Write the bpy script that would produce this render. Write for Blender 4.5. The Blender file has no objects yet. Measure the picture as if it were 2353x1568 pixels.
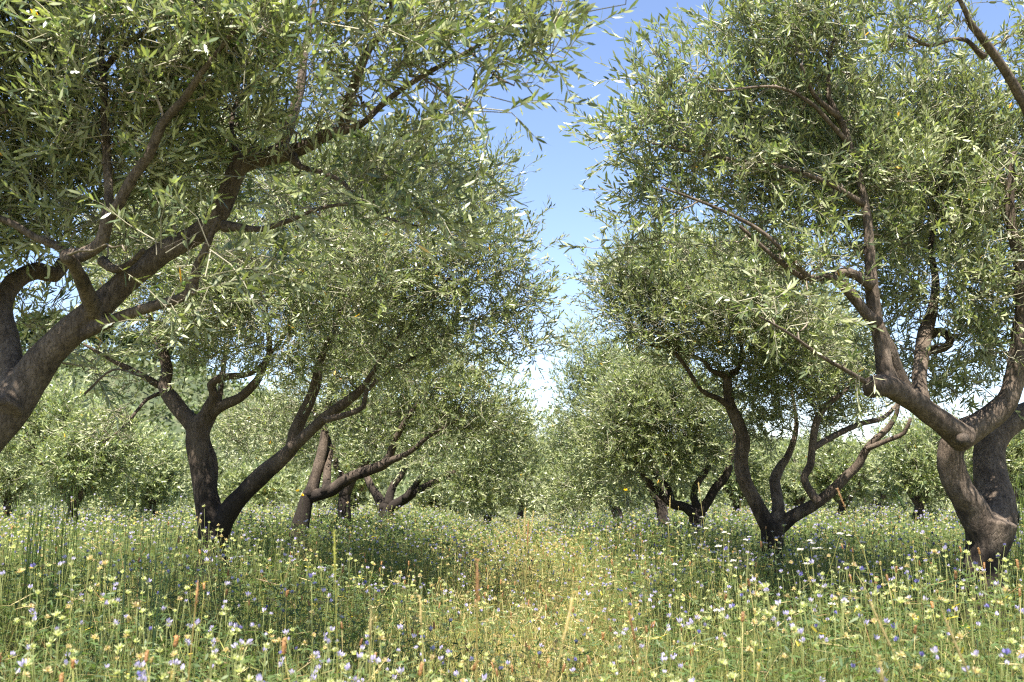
import bpy, math
import numpy as np
from mathutils import Vector

# ------------------------------------------------------------------ camera, sky, sun, exposure
SC = bpy.context.scene
COL = SC.collection
R = math.radians
CAM_H = 1.15
PW, PH = 2353.0, 1568.0            # picture units used for laying out
FPX = PW * 35.0 / 36.0
HORIZON = 1130.0
PITCH = math.atan((HORIZON - PH / 2) / FPX)

cam_d = bpy.data.cameras.new('camera')
cam = bpy.data.objects.new('camera', cam_d)
COL.objects.link(cam)
cam.location = (0, 0, CAM_H)
cam.rotation_euler = (R(90) + PITCH, 0, 0)
cam_d.lens = 35.0
cam_d.sensor_width = 36.0
cam_d.clip_start = 0.05
cam_d.clip_end = 3000
cam_d.dof.use_dof = True
cam_d.dof.focus_distance = 7.5
cam_d.dof.aperture_fstop = 5.0
SC.camera = cam

SUN_EL, SUN_AZ = 65.0, -170.0       # azimuth clockwise from the viewing direction
sun_dir = Vector((math.sin(R(SUN_AZ)) * math.cos(R(SUN_EL)), math.cos(R(SUN_AZ)) * math.cos(R(SUN_EL)), math.sin(R(SUN_EL))))
W = bpy.data.worlds.new('World')
SC.world = W
W.use_nodes = True
nt = W.node_tree
sky = nt.nodes.new('ShaderNodeTexSky')
sky.sky_type = 'NISHITA'
sky.sun_disc = False
sky.sun_elevation = R(SUN_EL)
sky.sun_rotation = R(SUN_AZ)
sky.altitude = 200
sky.air_density = 1.0
sky.dust_density = 0.1
sky.ozone_density = 3.0
bg = nt.nodes['Background']
skm = nt.nodes.new('ShaderNodeMix')
skm.data_type, skm.blend_type = 'RGBA', 'MULTIPLY'
skm.inputs[0].default_value = 1.0
skm.inputs[7].default_value = (1.03, 0.93, 0.95, 1)
nt.links.new(sky.outputs['Color'], skm.inputs[6])
nt.links.new(skm.outputs[2], bg.inputs['Color'])
bg.inputs['Strength'].default_value = 0.077

sd = bpy.data.lights.new('sun', 'SUN')
sd.energy = 5.0
sd.angle = R(0.53)
sd.color = (1.0, 0.95, 0.87)
so = bpy.data.objects.new('sun', sd)
COL.objects.link(so)
so.rotation_euler = sun_dir.to_track_quat('Z', 'Y').to_euler()
so.location = (-10, -10, 30)

SC.view_settings.view_transform = 'Standard'
SC.view_settings.look = 'None'
SC.view_settings.gamma = 1.0
SC.view_settings.exposure = 1.95
SC.cycles.max_bounces = 6
SC.cycles.diffuse_bounces = 3
SC.cycles.glossy_bounces = 2
SC.cycles.transmission_bounces = 4
SC.cycles.use_denoising = False
SC.cycles.filter_width = 1.2
SC.cycles.sample_clamp_indirect = 6.0

rng = np.random.default_rng(11)
CP, SP = math.cos(PITCH), math.sin(PITCH)


def at(x, y, Y):
    """picture position + distance along the ground -> world point"""
    u = (x - PW / 2) / FPX
    v = -(y - PH / 2) / FPX
    fy = CP - v * SP
    fz = SP + v * CP
    s = Y / fy
    return np.array((u * s, Y, CAM_H + fz * s))


def project(p):
    p = np.asarray(p, float)
    X, Yy, Z = p[..., 0], p[..., 1], p[..., 2] - CAM_H
    d = Yy * CP + Z * SP
    v = -Yy * SP + Z * CP
    return PW / 2 + FPX * X / d, PH / 2 - FPX * v / d, d


# ------------------------------------------------------------------ mesh helpers
class MB:
    """collects vertices / faces / per-face colours, links them as ONE mesh object"""
    def __init__(s):
        s.v, s.lv, s.ls, s.c = [], [], [], []
        s.nv = 0

    def add(s, verts, faces, col=None):
        """verts (n,3); faces list of (m,k) int arrays; col (sum m,3) or (3,)"""
        verts = np.asarray(verts, np.float32).reshape(-1, 3)
        s.v.append(verts)
        tot = 0
        for f in faces:
            f = np.asarray(f, np.int64)
            if len(f) == 0:
                continue
            s.lv.append((f + s.nv).ravel())
            s.ls.append(np.full(len(f), f.shape[1], np.int64))
            tot += len(f)
        if col is None:
            col = (0.5, 0.5, 0.5)
        col = np.asarray(col, np.float32)
        if col.ndim == 1:
            col = np.tile(col, (tot, 1))
        s.c.append(col)
        s.nv += len(verts)

    def mesh(s, name, mat, smooth=False):
        me = bpy.data.meshes.new(name)
        v = np.concatenate(s.v)
        lv = np.concatenate(s.lv).astype(np.int32)
        ln = np.concatenate(s.ls)
        st = np.zeros(len(ln), np.int32)
        st[1:] = np.cumsum(ln)[:-1]
        me.vertices.add(len(v))
        me.vertices.foreach_set('co', v.ravel())
        me.loops.add(len(lv))
        me.loops.foreach_set('vertex_index', lv)
        me.polygons.add(len(ln))
        me.polygons.foreach_set('loop_start', st)
        if smooth:
            me.polygons.foreach_set('use_smooth', np.ones(len(ln), bool))
        me.update(calc_edges=True)
        c = np.concatenate(s.c)
        a = me.attributes.new('tint', 'FLOAT_COLOR', 'FACE')
        c4 = np.ones((len(c), 4), np.float32)
        c4[:, :3] = c
        a.data.foreach_set('color', c4.ravel())
        me.materials.append(mat)
        return me

    def build(s, name, mat, parent=None, smooth=False):
        o = bpy.data.objects.new(name, s.mesh(name, mat, smooth))
        COL.objects.link(o)
        if parent is not None:
            put(o, parent)
        return o


def put(o, parent):
    """parent without moving: the mesh is in world coordinates"""
    o.parent = parent
    o.location = -Vector(parent.location)


def tag(o, label=None, cat=None, group=None, kind=None):
    if label: o['label'] = label
    if cat: o['category'] = cat
    if group: o['group'] = group
    if kind: o['kind'] = kind
    return o


def empty(name, loc):
    o = bpy.data.objects.new(name, None)
    o.empty_display_size = 0.2
    COL.objects.link(o)
    o.location = [float(a) for a in loc]
    return o


def norm(a):
    return a / np.maximum(np.linalg.norm(a, axis=-1, keepdims=True), 1e-9)


def rnd_dir(n, r=rng):
    return norm(r.normal(size=(n, 3)))


def catmull(P, step):
    P = np.asarray(P, float)
    Q = np.vstack([2 * P[0] - P[1], P, 2 * P[-1] - P[-2]])
    out = []
    for i in range(1, len(Q) - 2):
        a, b, c, d = Q[i - 1], Q[i], Q[i + 1], Q[i + 2]
        n = max(2, int(np.linalg.norm((c - b)[:3]) / step))
        t = np.linspace(0, 1, n, endpoint=False)[:, None]
        out.append(0.5 * ((2 * b) + (-a + c) * t + (2 * a - 5 * b + 4 * c - d) * t ** 2 + (-a + 3 * b - 3 * c + d) * t ** 3))
    out.append(Q[-2][None])
    return np.vstack(out)


def tube(mb, pts, rad, k=8, col=(0.2, 0.16, 0.12), rough=0.0, r=rng, cap=True):
    pts = np.asarray(pts, float)
    rad = np.asarray(rad, float)
    n = len(pts)
    T = norm(np.gradient(pts, axis=0))
    up = np.array((0, 0, 1.0)) if abs(T[0][2]) < 0.9 else np.array((0, 1.0, 0))
    U = np.zeros((n, 3))
    u = norm(np.cross(T[0], up))
    for i in range(n):
        u = u - T[i] * np.dot(u, T[i])
        u = u / (np.linalg.norm(u) + 1e-9)
        U[i] = u
    V = np.cross(T, U)
    a = np.linspace(0, 2 * math.pi, k, endpoint=False)
    rr = np.repeat(rad[:, None], k, 1)
    if rough > 0:
        L = np.concatenate([[0], np.cumsum(np.linalg.norm(np.diff(pts, axis=0), axis=1))])
        w = np.zeros((n, k))
        mr = max(rad.mean(), 0.01)
        for j in range(10):
            fl = r.uniform(0.4, 2.4) / mr
            m = r.integers(0, 6)
            w += np.sin(L[:, None] * fl * 0.8 + m * a[None] + r.uniform(0, 6.28)) * r.uniform(0.4, 1) / (1 + 0.25 * m)
        rr = rr * (1 + rough * w / 2.2)
    ring = pts[:, None, :] + rr[:, :, None] * (np.cos(a)[None, :, None] * U[:, None] + np.sin(a)[None, :, None] * V[:, None])
    verts = ring.reshape(-1, 3)
    i = np.arange(n - 1)[:, None] * k
    j = np.arange(k)[None]
    jn = (j + 1) % k
    F = np.stack([i + j, i + jn, i + k + jn, i + k + j], -1).reshape(-1, 4)
    faces = [F]
    if cap:
        verts = np.vstack([verts, pts[-1:] + T[-1:] * rad[-1] * 0.5])
        c = n * k
        b = (n - 1) * k
        tri = np.stack([b + np.arange(k), b + (np.arange(k) + 1) % k, np.full(k, c)], -1)
        faces.append(tri)
        verts = np.vstack([verts, pts[:1] - T[:1] * rad[0] * 0.3])
        faces.append(np.stack([(np.arange(k) + 1) % k, np.arange(k), np.full(k, c + 1)], -1))
    mb.add(verts, faces, col)


def twig_tubes(mb, P, Rr, col):
    """P (n,m,3) centre lines, Rr (n,m) radii -> 3-sided tubes"""
    n, m, _ = P.shape
    T = norm(np.gradient(P, axis=1))
    ref = np.where(np.abs(T[:, :, 2:3]) < 0.9, np.array((0, 0, 1.0)), np.array((1.0, 0, 0)))
    U = norm(np.cross(T, ref))
    V = np.cross(T, U)
    a = np.array([0, 2.094, 4.189])
    ring = P[:, :, None] + Rr[:, :, None, None] * (np.cos(a)[None, None, :, None] * U[:, :, None] + np.sin(a)[None, None, :, None] * V[:, :, None])
    base = (np.arange(n) * m * 3)[:, None, None]
    i = (np.arange(m - 1) * 3)[None, :, None]
    j = np.arange(3)[None, None]
    jn = (j + 1) % 3
    F = np.stack([base + i + j, base + i + jn, base + i + 3 + jn, base + i + 3 + j], -1).reshape(-1, 4)
    c = np.asarray(col, np.float32)
    if c.ndim == 2:
        c = np.repeat(c, (m - 1) * 3, 0)
    mb.add(ring.reshape(-1, 3), [F], c)


def leaves(mb, P, D, N, L, Wd, col, bend, full=True):
    """lanceolate leaves: base P, direction D, upper-side normal N"""
    n = len(P)
    S = norm(np.cross(D, N))
    N = np.cross(S, D)
    L = L[:, None]
    Wd = Wd[:, None]
    b = bend[:, None]
    if full:
        def stn(t, w):
            c = P + D * L * t - N * (b * L * t * t)
            return c - S * Wd * w, c + S * Wd * w
        l1, r1 = stn(0.28, 0.42)
        l2, r2 = stn(0.68, 0.46)
        tip = P + D * L - N * b * L
        V = np.stack([P, r1, l1, r2, l2, tip], 1).reshape(-1, 3)
        o = (np.arange(n) * 6)[:, None]
        F4 = o + np.array([[2, 1, 3, 4]])
        F3 = np.concatenate([o + np.array([[0, 1, 2]]), o + np.array([[4, 3, 5]])])
        mb.add(V, [F4, F3], np.concatenate([col, col, col]))
    else:
        c = P + D * L * 0.5 - N * b * L * 0.2
        tip = P + D * L - N * b * L
        V = np.stack([P, c + S * Wd * 0.5, tip, c - S * Wd * 0.5], 1).reshape(-1, 3)
        mb.add(V, [(np.arange(n) * 4)[:, None] + np.arange(4)[None]], col)


# ------------------------------------------------------------------ materials
def new_mat(name):
    m = bpy.data.materials.new(name)
    m.use_nodes = True
    t = m.node_tree
    t.nodes.clear()
    out = t.nodes.new('ShaderNodeOutputMaterial')
    return m, t, out


def nd(t, kind, **kw):
    n = t.nodes.new(kind)
    for k, v in kw.items():
        if hasattr(n, k) and k not in ('inputs',):
            setattr(n, k, v)
        else:
            n.inputs[k].default_value = v
    return n


def leaf_material(name, silver=(0.24, 0.235, 0.16), trans=0.3, rough=0.36, tmul=(1.4, 1.55, 0.7)):
    m, t, out = new_mat(name)
    at_ = nd(t, 'ShaderNodeAttribute')
    at_.attribute_name = 'tint'
    geo = nd(t, 'ShaderNodeNewGeometry')
    addc = nd(t, 'ShaderNodeMix', data_type='RGBA', blend_type='ADD')
    addc.inputs[0].default_value = 1.0
    t.links.new(at_.outputs['Color'], addc.inputs[6])
    addc.inputs[7].default_value = (*silver, 1)
    mix = nd(t, 'ShaderNodeMix', data_type='RGBA')
    t.links.new(geo.outputs['Backfacing'], mix.inputs[0])
    t.links.new(at_.outputs['Color'], mix.inputs[6])
    t.links.new(addc.outputs[2], mix.inputs[7])
    p = nd(t, 'ShaderNodeBsdfPrincipled')
    p.inputs['Roughness'].default_value = rough
    p.inputs['Specular IOR Level'].default_value = 0.45
    t.links.new(mix.outputs[2], p.inputs['Base Color'])
    tm = nd(t, 'ShaderNodeMix', data_type='RGBA', blend_type='MULTIPLY')
    tm.inputs[0].default_value = 1.0
    t.links.new(at_.outputs['Color'], tm.inputs[6])
    tm.inputs[7].default_value = (*tmul, 1)
    tr = nd(t, 'ShaderNodeBsdfTranslucent')
    t.links.new(tm.outputs[2], tr.inputs['Color'])
    ms = nd(t, 'ShaderNodeMixShader')
    ms.inputs[0].default_value = trans
    t.links.new(p.outputs[0], ms.inputs[1])
    t.links.new(tr.outputs[0], ms.inputs[2])
    t.links.new(ms.outputs[0], out.inputs['Surface'])
    return m


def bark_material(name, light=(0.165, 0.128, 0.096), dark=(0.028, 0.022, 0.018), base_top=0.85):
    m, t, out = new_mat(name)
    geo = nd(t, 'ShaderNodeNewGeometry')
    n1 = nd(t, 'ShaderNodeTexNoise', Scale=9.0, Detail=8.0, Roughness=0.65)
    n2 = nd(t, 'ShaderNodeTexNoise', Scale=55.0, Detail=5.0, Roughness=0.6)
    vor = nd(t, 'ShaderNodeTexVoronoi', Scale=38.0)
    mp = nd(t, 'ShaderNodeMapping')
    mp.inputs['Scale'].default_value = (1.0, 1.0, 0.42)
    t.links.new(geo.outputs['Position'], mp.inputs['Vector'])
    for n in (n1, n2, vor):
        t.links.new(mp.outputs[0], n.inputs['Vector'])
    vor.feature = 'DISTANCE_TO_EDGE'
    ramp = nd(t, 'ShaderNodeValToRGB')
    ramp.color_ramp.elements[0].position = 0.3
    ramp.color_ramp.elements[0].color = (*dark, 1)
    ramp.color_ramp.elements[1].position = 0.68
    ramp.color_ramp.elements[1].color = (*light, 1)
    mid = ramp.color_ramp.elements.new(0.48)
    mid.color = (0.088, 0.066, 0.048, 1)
    addn = nd(t, 'ShaderNodeMath', operation='MULTIPLY_ADD')
    t.links.new(n2.outputs['Fac'], addn.inputs[0])
    addn.inputs[1].default_value = 0.45
    sub = nd(t, 'ShaderNodeMath', operation='MULTIPLY_ADD')
    t.links.new(n1.outputs['Fac'], sub.inputs[0])
    sub.inputs[1].default_value = 0.75
    sub.inputs[2].default_value = -0.08
    t.links.new(sub.outputs[0], addn.inputs[2])
    t.links.new(addn.outputs[0], ramp.inputs['Fac'])
    # long dark fissures
    fis = nd(t, 'ShaderNodeTexVoronoi', Scale=30.0)
    fis.feature = 'DISTANCE_TO_EDGE'
    mpf = nd(t, 'ShaderNodeMapping')
    mpf.inputs['Scale'].default_value = (1.0, 1.0, 0.22)
    wob = nd(t, 'ShaderNodeMix', data_type='RGBA', blend_type='ADD')
    wob.inputs[0].default_value = 0.3
    t.links.new(geo.outputs['Position'], wob.inputs[6])
    t.links.new(n1.outputs['Color'], wob.inputs[7])
    t.links.new(wob.outputs[2], mpf.inputs['Vector'])
    t.links.new(mpf.outputs[0], fis.inputs['Vector'])
    fr = nd(t, 'ShaderNodeMapRange')
    fr.inputs['From Min'].default_value = 0.0
    fr.inputs['From Max'].default_value = 0.05
    fr.inputs['To Min'].default_value = 0.62
    fr.inputs['To Max'].default_value = 1.0
    t.links.new(fis.outputs['Distance'], fr.inputs['Value'])
    fm = nd(t, 'ShaderNodeMix', data_type='RGBA', blend_type='MULTIPLY')
    fm.inputs[0].default_value = 1.0
    t.links.new(ramp.outputs[0], fm.inputs[6])
    t.links.new(fr.outputs[0], fm.inputs[7])
    ramp = fm
    # black stain with shade painted in, rising from the trunk foot, ragged edge
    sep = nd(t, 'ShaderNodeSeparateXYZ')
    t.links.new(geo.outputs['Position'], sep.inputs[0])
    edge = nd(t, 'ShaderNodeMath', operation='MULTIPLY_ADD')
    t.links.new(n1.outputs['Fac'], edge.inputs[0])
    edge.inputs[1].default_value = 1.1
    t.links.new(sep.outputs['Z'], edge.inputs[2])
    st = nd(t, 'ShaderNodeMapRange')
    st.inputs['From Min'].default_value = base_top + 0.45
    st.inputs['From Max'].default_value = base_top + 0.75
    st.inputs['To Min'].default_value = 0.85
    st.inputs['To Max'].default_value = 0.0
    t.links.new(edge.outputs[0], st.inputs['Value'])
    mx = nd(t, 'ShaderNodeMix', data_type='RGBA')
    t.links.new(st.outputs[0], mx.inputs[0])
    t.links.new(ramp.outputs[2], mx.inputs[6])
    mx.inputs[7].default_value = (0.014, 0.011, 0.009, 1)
    p = nd(t, 'ShaderNodeBsdfPrincipled')
    p.inputs['Roughness'].default_value = 0.9
    p.inputs['Specular IOR Level'].default_value = 0.2
    t.links.new(mx.outputs[2], p.inputs['Base Color'])
    bsum = nd(t, 'ShaderNodeMath', operation='ADD')
    t.links.new(addn.outputs[0], bsum.inputs[0])
    vclamp = nd(t, 'ShaderNodeMath', operation='MINIMUM')
    t.links.new(vor.outputs['Distance'], vclamp.inputs[0])
    vclamp.inputs[1].default_value = 0.12
    t.links.new(vclamp.outputs[0], bsum.inputs[1])
    bump = nd(t, 'ShaderNodeBump')
    bump.inputs['Strength'].default_value = 0.8
    bump.inputs['Distance'].default_value = 0.02
    bs2 = nd(t, 'ShaderNodeMath', operation='MULTIPLY_ADD')
    t.links.new(fr.outputs[0], bs2.inputs[0])
    bs2.inputs[1].default_value = 0.35
    t.links.new(bsum.outputs[0], bs2.inputs[2])
    t.links.new(bs2.outputs[0], bump.inputs['Height'])
    t.links.new(bump.outputs[0], p.inputs['Normal'])
    t.links.new(p.outputs[0], out.inputs['Surface'])
    return m


def tint_material(name, rough=0.7, spec=0.3):
    m, t, out = new_mat(name)
    a = nd(t, 'ShaderNodeAttribute')
    a.attribute_name = 'tint'
    p = nd(t, 'ShaderNodeBsdfPrincipled')
    p.inputs['Roughness'].default_value = rough
    p.inputs['Specular IOR Level'].default_value = spec
    t.links.new(a.outputs['Color'], p.inputs['Base Color'])
    t.links.new(p.outputs[0], out.inputs['Surface'])
    return m


def noise_material(name, cols, scale, detail=6.0):
    m, t, out = new_mat(name)
    geo = nd(t, 'ShaderNodeNewGeometry')
    n = nd(t, 'ShaderNodeTexNoise', Scale=scale, Detail=detail, Roughness=0.65)
    t.links.new(geo.outputs['Position'], n.inputs['Vector'])
    ramp = nd(t, 'ShaderNodeValToRGB')
    e = ramp.color_ramp.elements
    e[0].position, e[0].color = 0.3, (*cols[0], 1)
    e[1].position, e[1].color = 0.7, (*cols[-1], 1)
    for i, c in enumerate(cols[1:-1]):
        k = e.new(0.3 + 0.4 * (i + 1) / (len(cols) - 1))
        k.color = (*c, 1)
    t.links.new(n.outputs['Fac'], ramp.inputs['Fac'])
    p = nd(t, 'ShaderNodeBsdfPrincipled')
    p.inputs['Roughness'].default_value = 0.95
    t.links.new(ramp.outputs[0], p.inputs['Base Color'])
    t.links.new(p.outputs[0], out.inputs['Surface'])
    return m


M_OLIVE = leaf_material('olive_leaf')
M_PINE = leaf_material('pine_needles', silver=(0.01, 0.01, 0.0), trans=0.15, rough=0.6)
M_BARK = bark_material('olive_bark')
M_BARK_DARK = bark_material('olive_bark_black', light=(0.11, 0.085, 0.065), dark=(0.02, 0.016, 0.013), base_top=1.25)  # darker bark; stain and painted shade reach higher up these trunks
M_BARK_FG = bark_material('olive_bark_clean', base_top=-0.4)
M_KNOT = bark_material('sawn_knot', light=(0.06, 0.05, 0.04), dark=(0.012, 0.01, 0.009), base_top=-0.4)
M_TWIG = tint_material('twig_bark', 0.85, 0.2)
M_FRUIT = tint_material('olive_fruit', 0.35, 0.5)
M_MEADOW = leaf_material('meadow_plant', silver=(0.02, 0.02, 0.01), trans=0.42, rough=0.55, tmul=(1.25, 1.35, 0.75))
M_GROUND = noise_material('dry_soil_and_litter', [(0.06, 0.065, 0.025), (0.12, 0.12, 0.045), (0.19, 0.17, 0.07)], 3.0)
M_HILL = noise_material('scrub_hillside', [(0.025, 0.04, 0.014), (0.045, 0.06, 0.022), (0.09, 0.09, 0.04)], 0.25)

# ------------------------------------------------------------------ ground and hills (setting)
def ground_z(x, y):
    return 0.03 * np.sin(x * 0.7 + 1.0) * np.cos(y * 0.5) * np.clip(y / 5, 0, 1)


def make_ground():
    xs = np.concatenate([[-900, -300, -120, -60, -35], np.linspace(-22, 22, 60), [35, 60, 120, 300, 900]])
    ys = np.concatenate([[-400, -60, -20, -6], np.linspace(-2, 44, 60), [60, 90, 150, 300, 700, 1400]])
    X, Y = np.meshgrid(xs, ys)
    far = np.clip((np.abs(X) - 22) / 5, 0, 1) + np.clip((Y - 44) / 5, 0, 1) + np.clip((-2 - Y) / 3, 0, 1)
    Z = ground_z(X, Y) * np.clip(1 - far, 0, 1)
    nx, ny = len(xs), len(ys)
    i = (np.arange(ny - 1)[:, None] * nx + np.arange(nx - 1)[None]).ravel()
    mb = MB()
    mb.add(np.stack([X, Y, Z], -1).reshape(-1, 3), [np.stack([i, i + 1, i + nx + 1, i + nx], -1)])
    o = mb.build('ground', M_GROUND, smooth=True)
    tag(o, kind='structure')


make_ground()


def hill_h(x, y):
    h = 25.0 * np.exp(-((x + 75) / 42) ** 2 - ((y - 170) / 50) ** 2)
    h += 20.0 * np.exp(-((x + 30) / 30) ** 2 - ((y - 250) / 60) ** 2)
    h += 17.0 * np.exp(-((x - 60) / 80) ** 2 - ((y - 280) / 60) ** 2)
    h += 0.7 * np.sin(x * 0.23) * np.cos(y * 0.19)
    return h - 1.2


def make_hill():
    xs = np.linspace(-220, 220, 90)
    ys = np.linspace(90, 420, 70)
    X, Y = np.meshgrid(xs, ys)
    Z = hill_h(X, Y)
    nx, ny = len(xs), len(ys)
    i = (np.arange(ny - 1)[:, None] * nx + np.arange(nx - 1)[None]).ravel()
    mb = MB()
    mb.add(np.stack([X, Y, Z], -1).reshape(-1, 3), [np.stack([i, i + 1, i + nx + 1, i + nx], -1)])
    tag(mb.build('hills', M_HILL, smooth=True), kind='structure')


make_hill()

# ------------------------------------------------------------------ olive trees
TOP = np.array((0.172, 0.190, 0.080))


def crown(tree, blobs, skel, n_clump, n_shoot, r, leaf_len=0.062, leaf_wid=0.0125, full=True, rc=(0.20, 0.34),
          pairs=7, twig_every=1, tone=1.0, kw_clear=0.0):
    """leaf clumps filling the blobs, each clump on its own branch from the limbs"""
    B = np.array([(*c, rr) for c, rr in blobs])
    pr = B[:, 3] ** 2.4
    pr /= pr.sum()
    C0 = (B[:, :3] * pr[:, None]).sum(0)
    C0[2] -= 0.4
    cl = []
    tries = 0
    while len(cl) < n_clump and tries < n_clump * 12:
        tries += 1
        b = B[tries - 1] if tries <= len(B) else B[r.choice(len(B), p=pr)]
        p = b[:3] + rnd_dir(1, r)[0] * b[3] * r.uniform(0, 1) ** 0.42
        md = 0.13 if tries < n_clump * 6 else 0.06
        if cl and np.min(np.sum((np.array(cl) - p) ** 2, 1)) < md * md:
            continue
        cl.append(p)
    cl = np.array(cl)
    nc = len(cl)
    mbt, mbl = MB(), MB()
    # branches from the limbs to each clump
    S, SR = skel[:, :3], skel[:, 3]
    d = np.linalg.norm(cl[:, None] - S[None], axis=2)
    # nearest clumps first; later ones may fork off an earlier branch instead of the limb itself
    order = np.argsort(d.min(1))
    cl = cl[order]
    pts, rads = S.copy(), SR.copy()
    s0 = np.zeros((nc, 3))
    r0 = np.zeros(nc)
    mid = np.zeros((nc, 3))
    for i in range(nc):
        c = cl[i]
        dd = np.linalg.norm(pts - c, axis=1)
        cost = dd + 0.6 * np.clip(pts[:, 2] - c[2], 0, 3) + 1.5 * np.clip(1.3 - pts[:, 2], 0, 2) + r.uniform(0, 0.22, len(pts)) + 0.12 / (1 + 150 * rads)
        j = int(np.argmin(cost))
        s0[i] = pts[j]
        L_ = dd[j]
        r0[i] = min(0.0055 + 0.006 * L_, 0.016, rads[j] * 0.85)
        mid[i] = (s0[i] + c) / 2 + r.normal(size=3) * 0.13 * L_ + np.array((0, 0, 0.08 * L_))
        tq = np.array((0.45, 0.7, 0.95))[:, None]
        pts = np.vstack([pts, (1 - tq) ** 2 * s0[i] + 2 * tq * (1 - tq) * mid[i] + tq ** 2 * c])
        rads = np.concatenate([rads, r0[i] * np.array((0.8, 0.62, 0.45))])
    t = np.linspace(0, 1, 8)[None, :, None]
    P = (1 - t) ** 2 * s0[:, None] + 2 * t * (1 - t) * mid[:, None] + t ** 2 * cl[:, None]
    P[:, 1:-1] += r.normal(size=(nc, 6, 3)) * 0.014
    RR = r0[:, None] * np.linspace(1, 0.35, 8)[None]
    tc = np.array((0.20, 0.165, 0.125)) * r.uniform(0.6, 1.3, (nc, 1))
    twig_tubes(mbt, P, RR, tc)
    # shoots
    n = nc * n_shoot
    clear = kw_clear
    ci = np.repeat(np.arange(nc), n_shoot)
    rcl = r.uniform(rc[0], rc[1], nc)[ci]
    off = rnd_dir(n, r) * (r.uniform(0, 1, (n, 1)) ** 0.5)
    off[:, 2] *= 0.8
    a = cl[ci] + off * rcl[:, None]
    outw = norm(a - C0)
    dr = norm(0.55 * off + 0.45 * outw + np.array((0, 0, 0.5)) + 0.42 * r.normal(size=(n, 3)))
    # hanging shoots low in the crown
    hang = (r.uniform(size=n) < 0.16)
    dr[hang, 2] -= 0.9
    dr = norm(dr)
    L = r.uniform(0.12, 0.30, n)
    if clear > 0:                       # thin out shoots that hide the limbs from the camera
        kp = np.ones(n, bool)
        px, py, dd = project(a + dr * (L * 0.5)[:, None])
        lx, ly, ld = project(skel[:, :3])
        lw = skel[:, 3] * FPX / ld
        big = lw > 4.5
        dp = np.hypot(px[:, None] - lx[None, big], py[:, None] - ly[None, big]) - lw[None, big] - 26
        kp &= ~((dp < 0) & (dd[:, None] < ld[None, big] + 0.05)).any(1) | (r.uniform(size=n) > clear)
        a, dr, L, ci, off = a[kp], dr[kp], L[kp], ci[kp], off[kp]
        n = len(a)
    tip = a + dr * L[:, None]
    sagv = np.array((0, 0, -1.0)) * (L * 0.10)[:, None]
    base = cl[ci] + (a - cl[ci]) * 0.15 + r.normal(size=(n, 3)) * 0.02
    if twig_every:
        sel = np.arange(0, n, twig_every)
        TP = np.stack([base[sel], a[sel] - dr[sel] * 0.02, a[sel] + dr[sel] * L[sel, None] * 0.5, tip[sel] + sagv[sel]], 1)
        TR = np.tile(np.array((0.0028, 0.0022, 0.0016, 0.0009)), (len(sel), 1)) * (1.0 if full else 1.4)
        tcol = np.array((0.26, 0.24, 0.17)) * r.uniform(0.6, 1.3, (len(sel), 1))
        twig_tubes(mbt, TP, TR, tcol)
    # leaves in opposite pairs
    k = pairs
    si = np.repeat(np.arange(n), k * 2)
    jj = np.tile(np.repeat(np.arange(k), 2), n)
    side = np.tile(np.array([0, 1] * k), n)
    m = len(si)
    tt = (jj + 0.35 + r.uniform(-0.2, 0.2, m)) / k
    ax = dr[si]
    ref = norm(np.cross(ax, np.where(np.abs(ax[:, 2:3]) < 0.9, np.array((0, 0, 1.0)), np.array((1.0, 0, 0)))))
    bi = np.cross(ax, ref)
    ph0 = r.uniform(0, 6.28, n)[si]
    ph = ph0 + jj * 1.57 + side * math.pi + r.normal(size=m) * 0.35
    rad = np.cos(ph)[:, None] * ref + np.sin(ph)[:, None] * bi
    th = np.clip(0.80 - 0.35 * tt + r.normal(size=m) * 0.2, 0.15, 1.4)
    D = np.cos(th)[:, None] * ax + np.sin(th)[:, None] * rad
    N = norm(np.sin(th)[:, None] * ax - np.cos(th)[:, None] * rad + r.normal(size=(m, 3)) * 0.35)
    Pb = a[si] + ax * (L[si] * tt)[:, None] + sagv[si] * (tt ** 2)[:, None]
    ll = leaf_len * r.uniform(0.62, 1.12, m) * (1 - 0.35 * np.clip(tt - 0.6, 0, 1))
    ww = leaf_wid * r.uniform(0.75, 1.2, m)
    col = TOP * tone * r.uniform(0.75, 1.3, (nc, 1))[ci][si] * np.where(r.uniform(size=(m, 1)) < 0.4, np.array((0.45, 0.55, 0.6)), np.array((1.0, 1.0, 1.0))) * r.uniform(0.75, 1.5, (m, 1))
    young = np.clip((tt - 0.55) * 1.6, 0, 1)[:, None] * r.uniform(0, 1, (n, 1))[si]
    col = col * (1 - young) + young * np.array((0.20, 0.225, 0.125))
    y = r.uniform(size=m) < 0.0012
    col[y] = np.array((0.62, 0.33, 0.03)) * r.uniform(0.7, 1.1, (y.sum(), 1))
    keep = r.uniform(size=m) < 0.88
    leaves(mbl, Pb[keep], D[keep], N[keep], ll[keep], ww[keep], col[keep], r.uniform(-0.03, 0.2, m)[keep], full)
    mbt.build('twigs', M_TWIG, tree)
    mbl.build('crown', M_OLIVE, tree)
    return a, dr


def limb3d(seg, step=0.05):
    """seg = (Y0, Y1, [x,y,w, x,y,w ...]) in picture units -> resampled centre line and radii"""
    Y0, Y1, q = seg
    q = np.array(q, float).reshape(-1, 3)
    s = np.concatenate([[0], np.cumsum(np.linalg.norm(np.diff(q[:, :2], axis=0), axis=1))])
    s /= s[-1]
    Ys = Y0 + (Y1 - Y0) * s
    pts = np.array([(*at(x, y, Yv), w * Yv / FPX / 2) for (x, y, w), Yv in zip(q, Ys)])
    return catmull(pts, step)


OLIVE_ROWS = 'olive trees of the grove'
fruit_me = None


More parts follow.
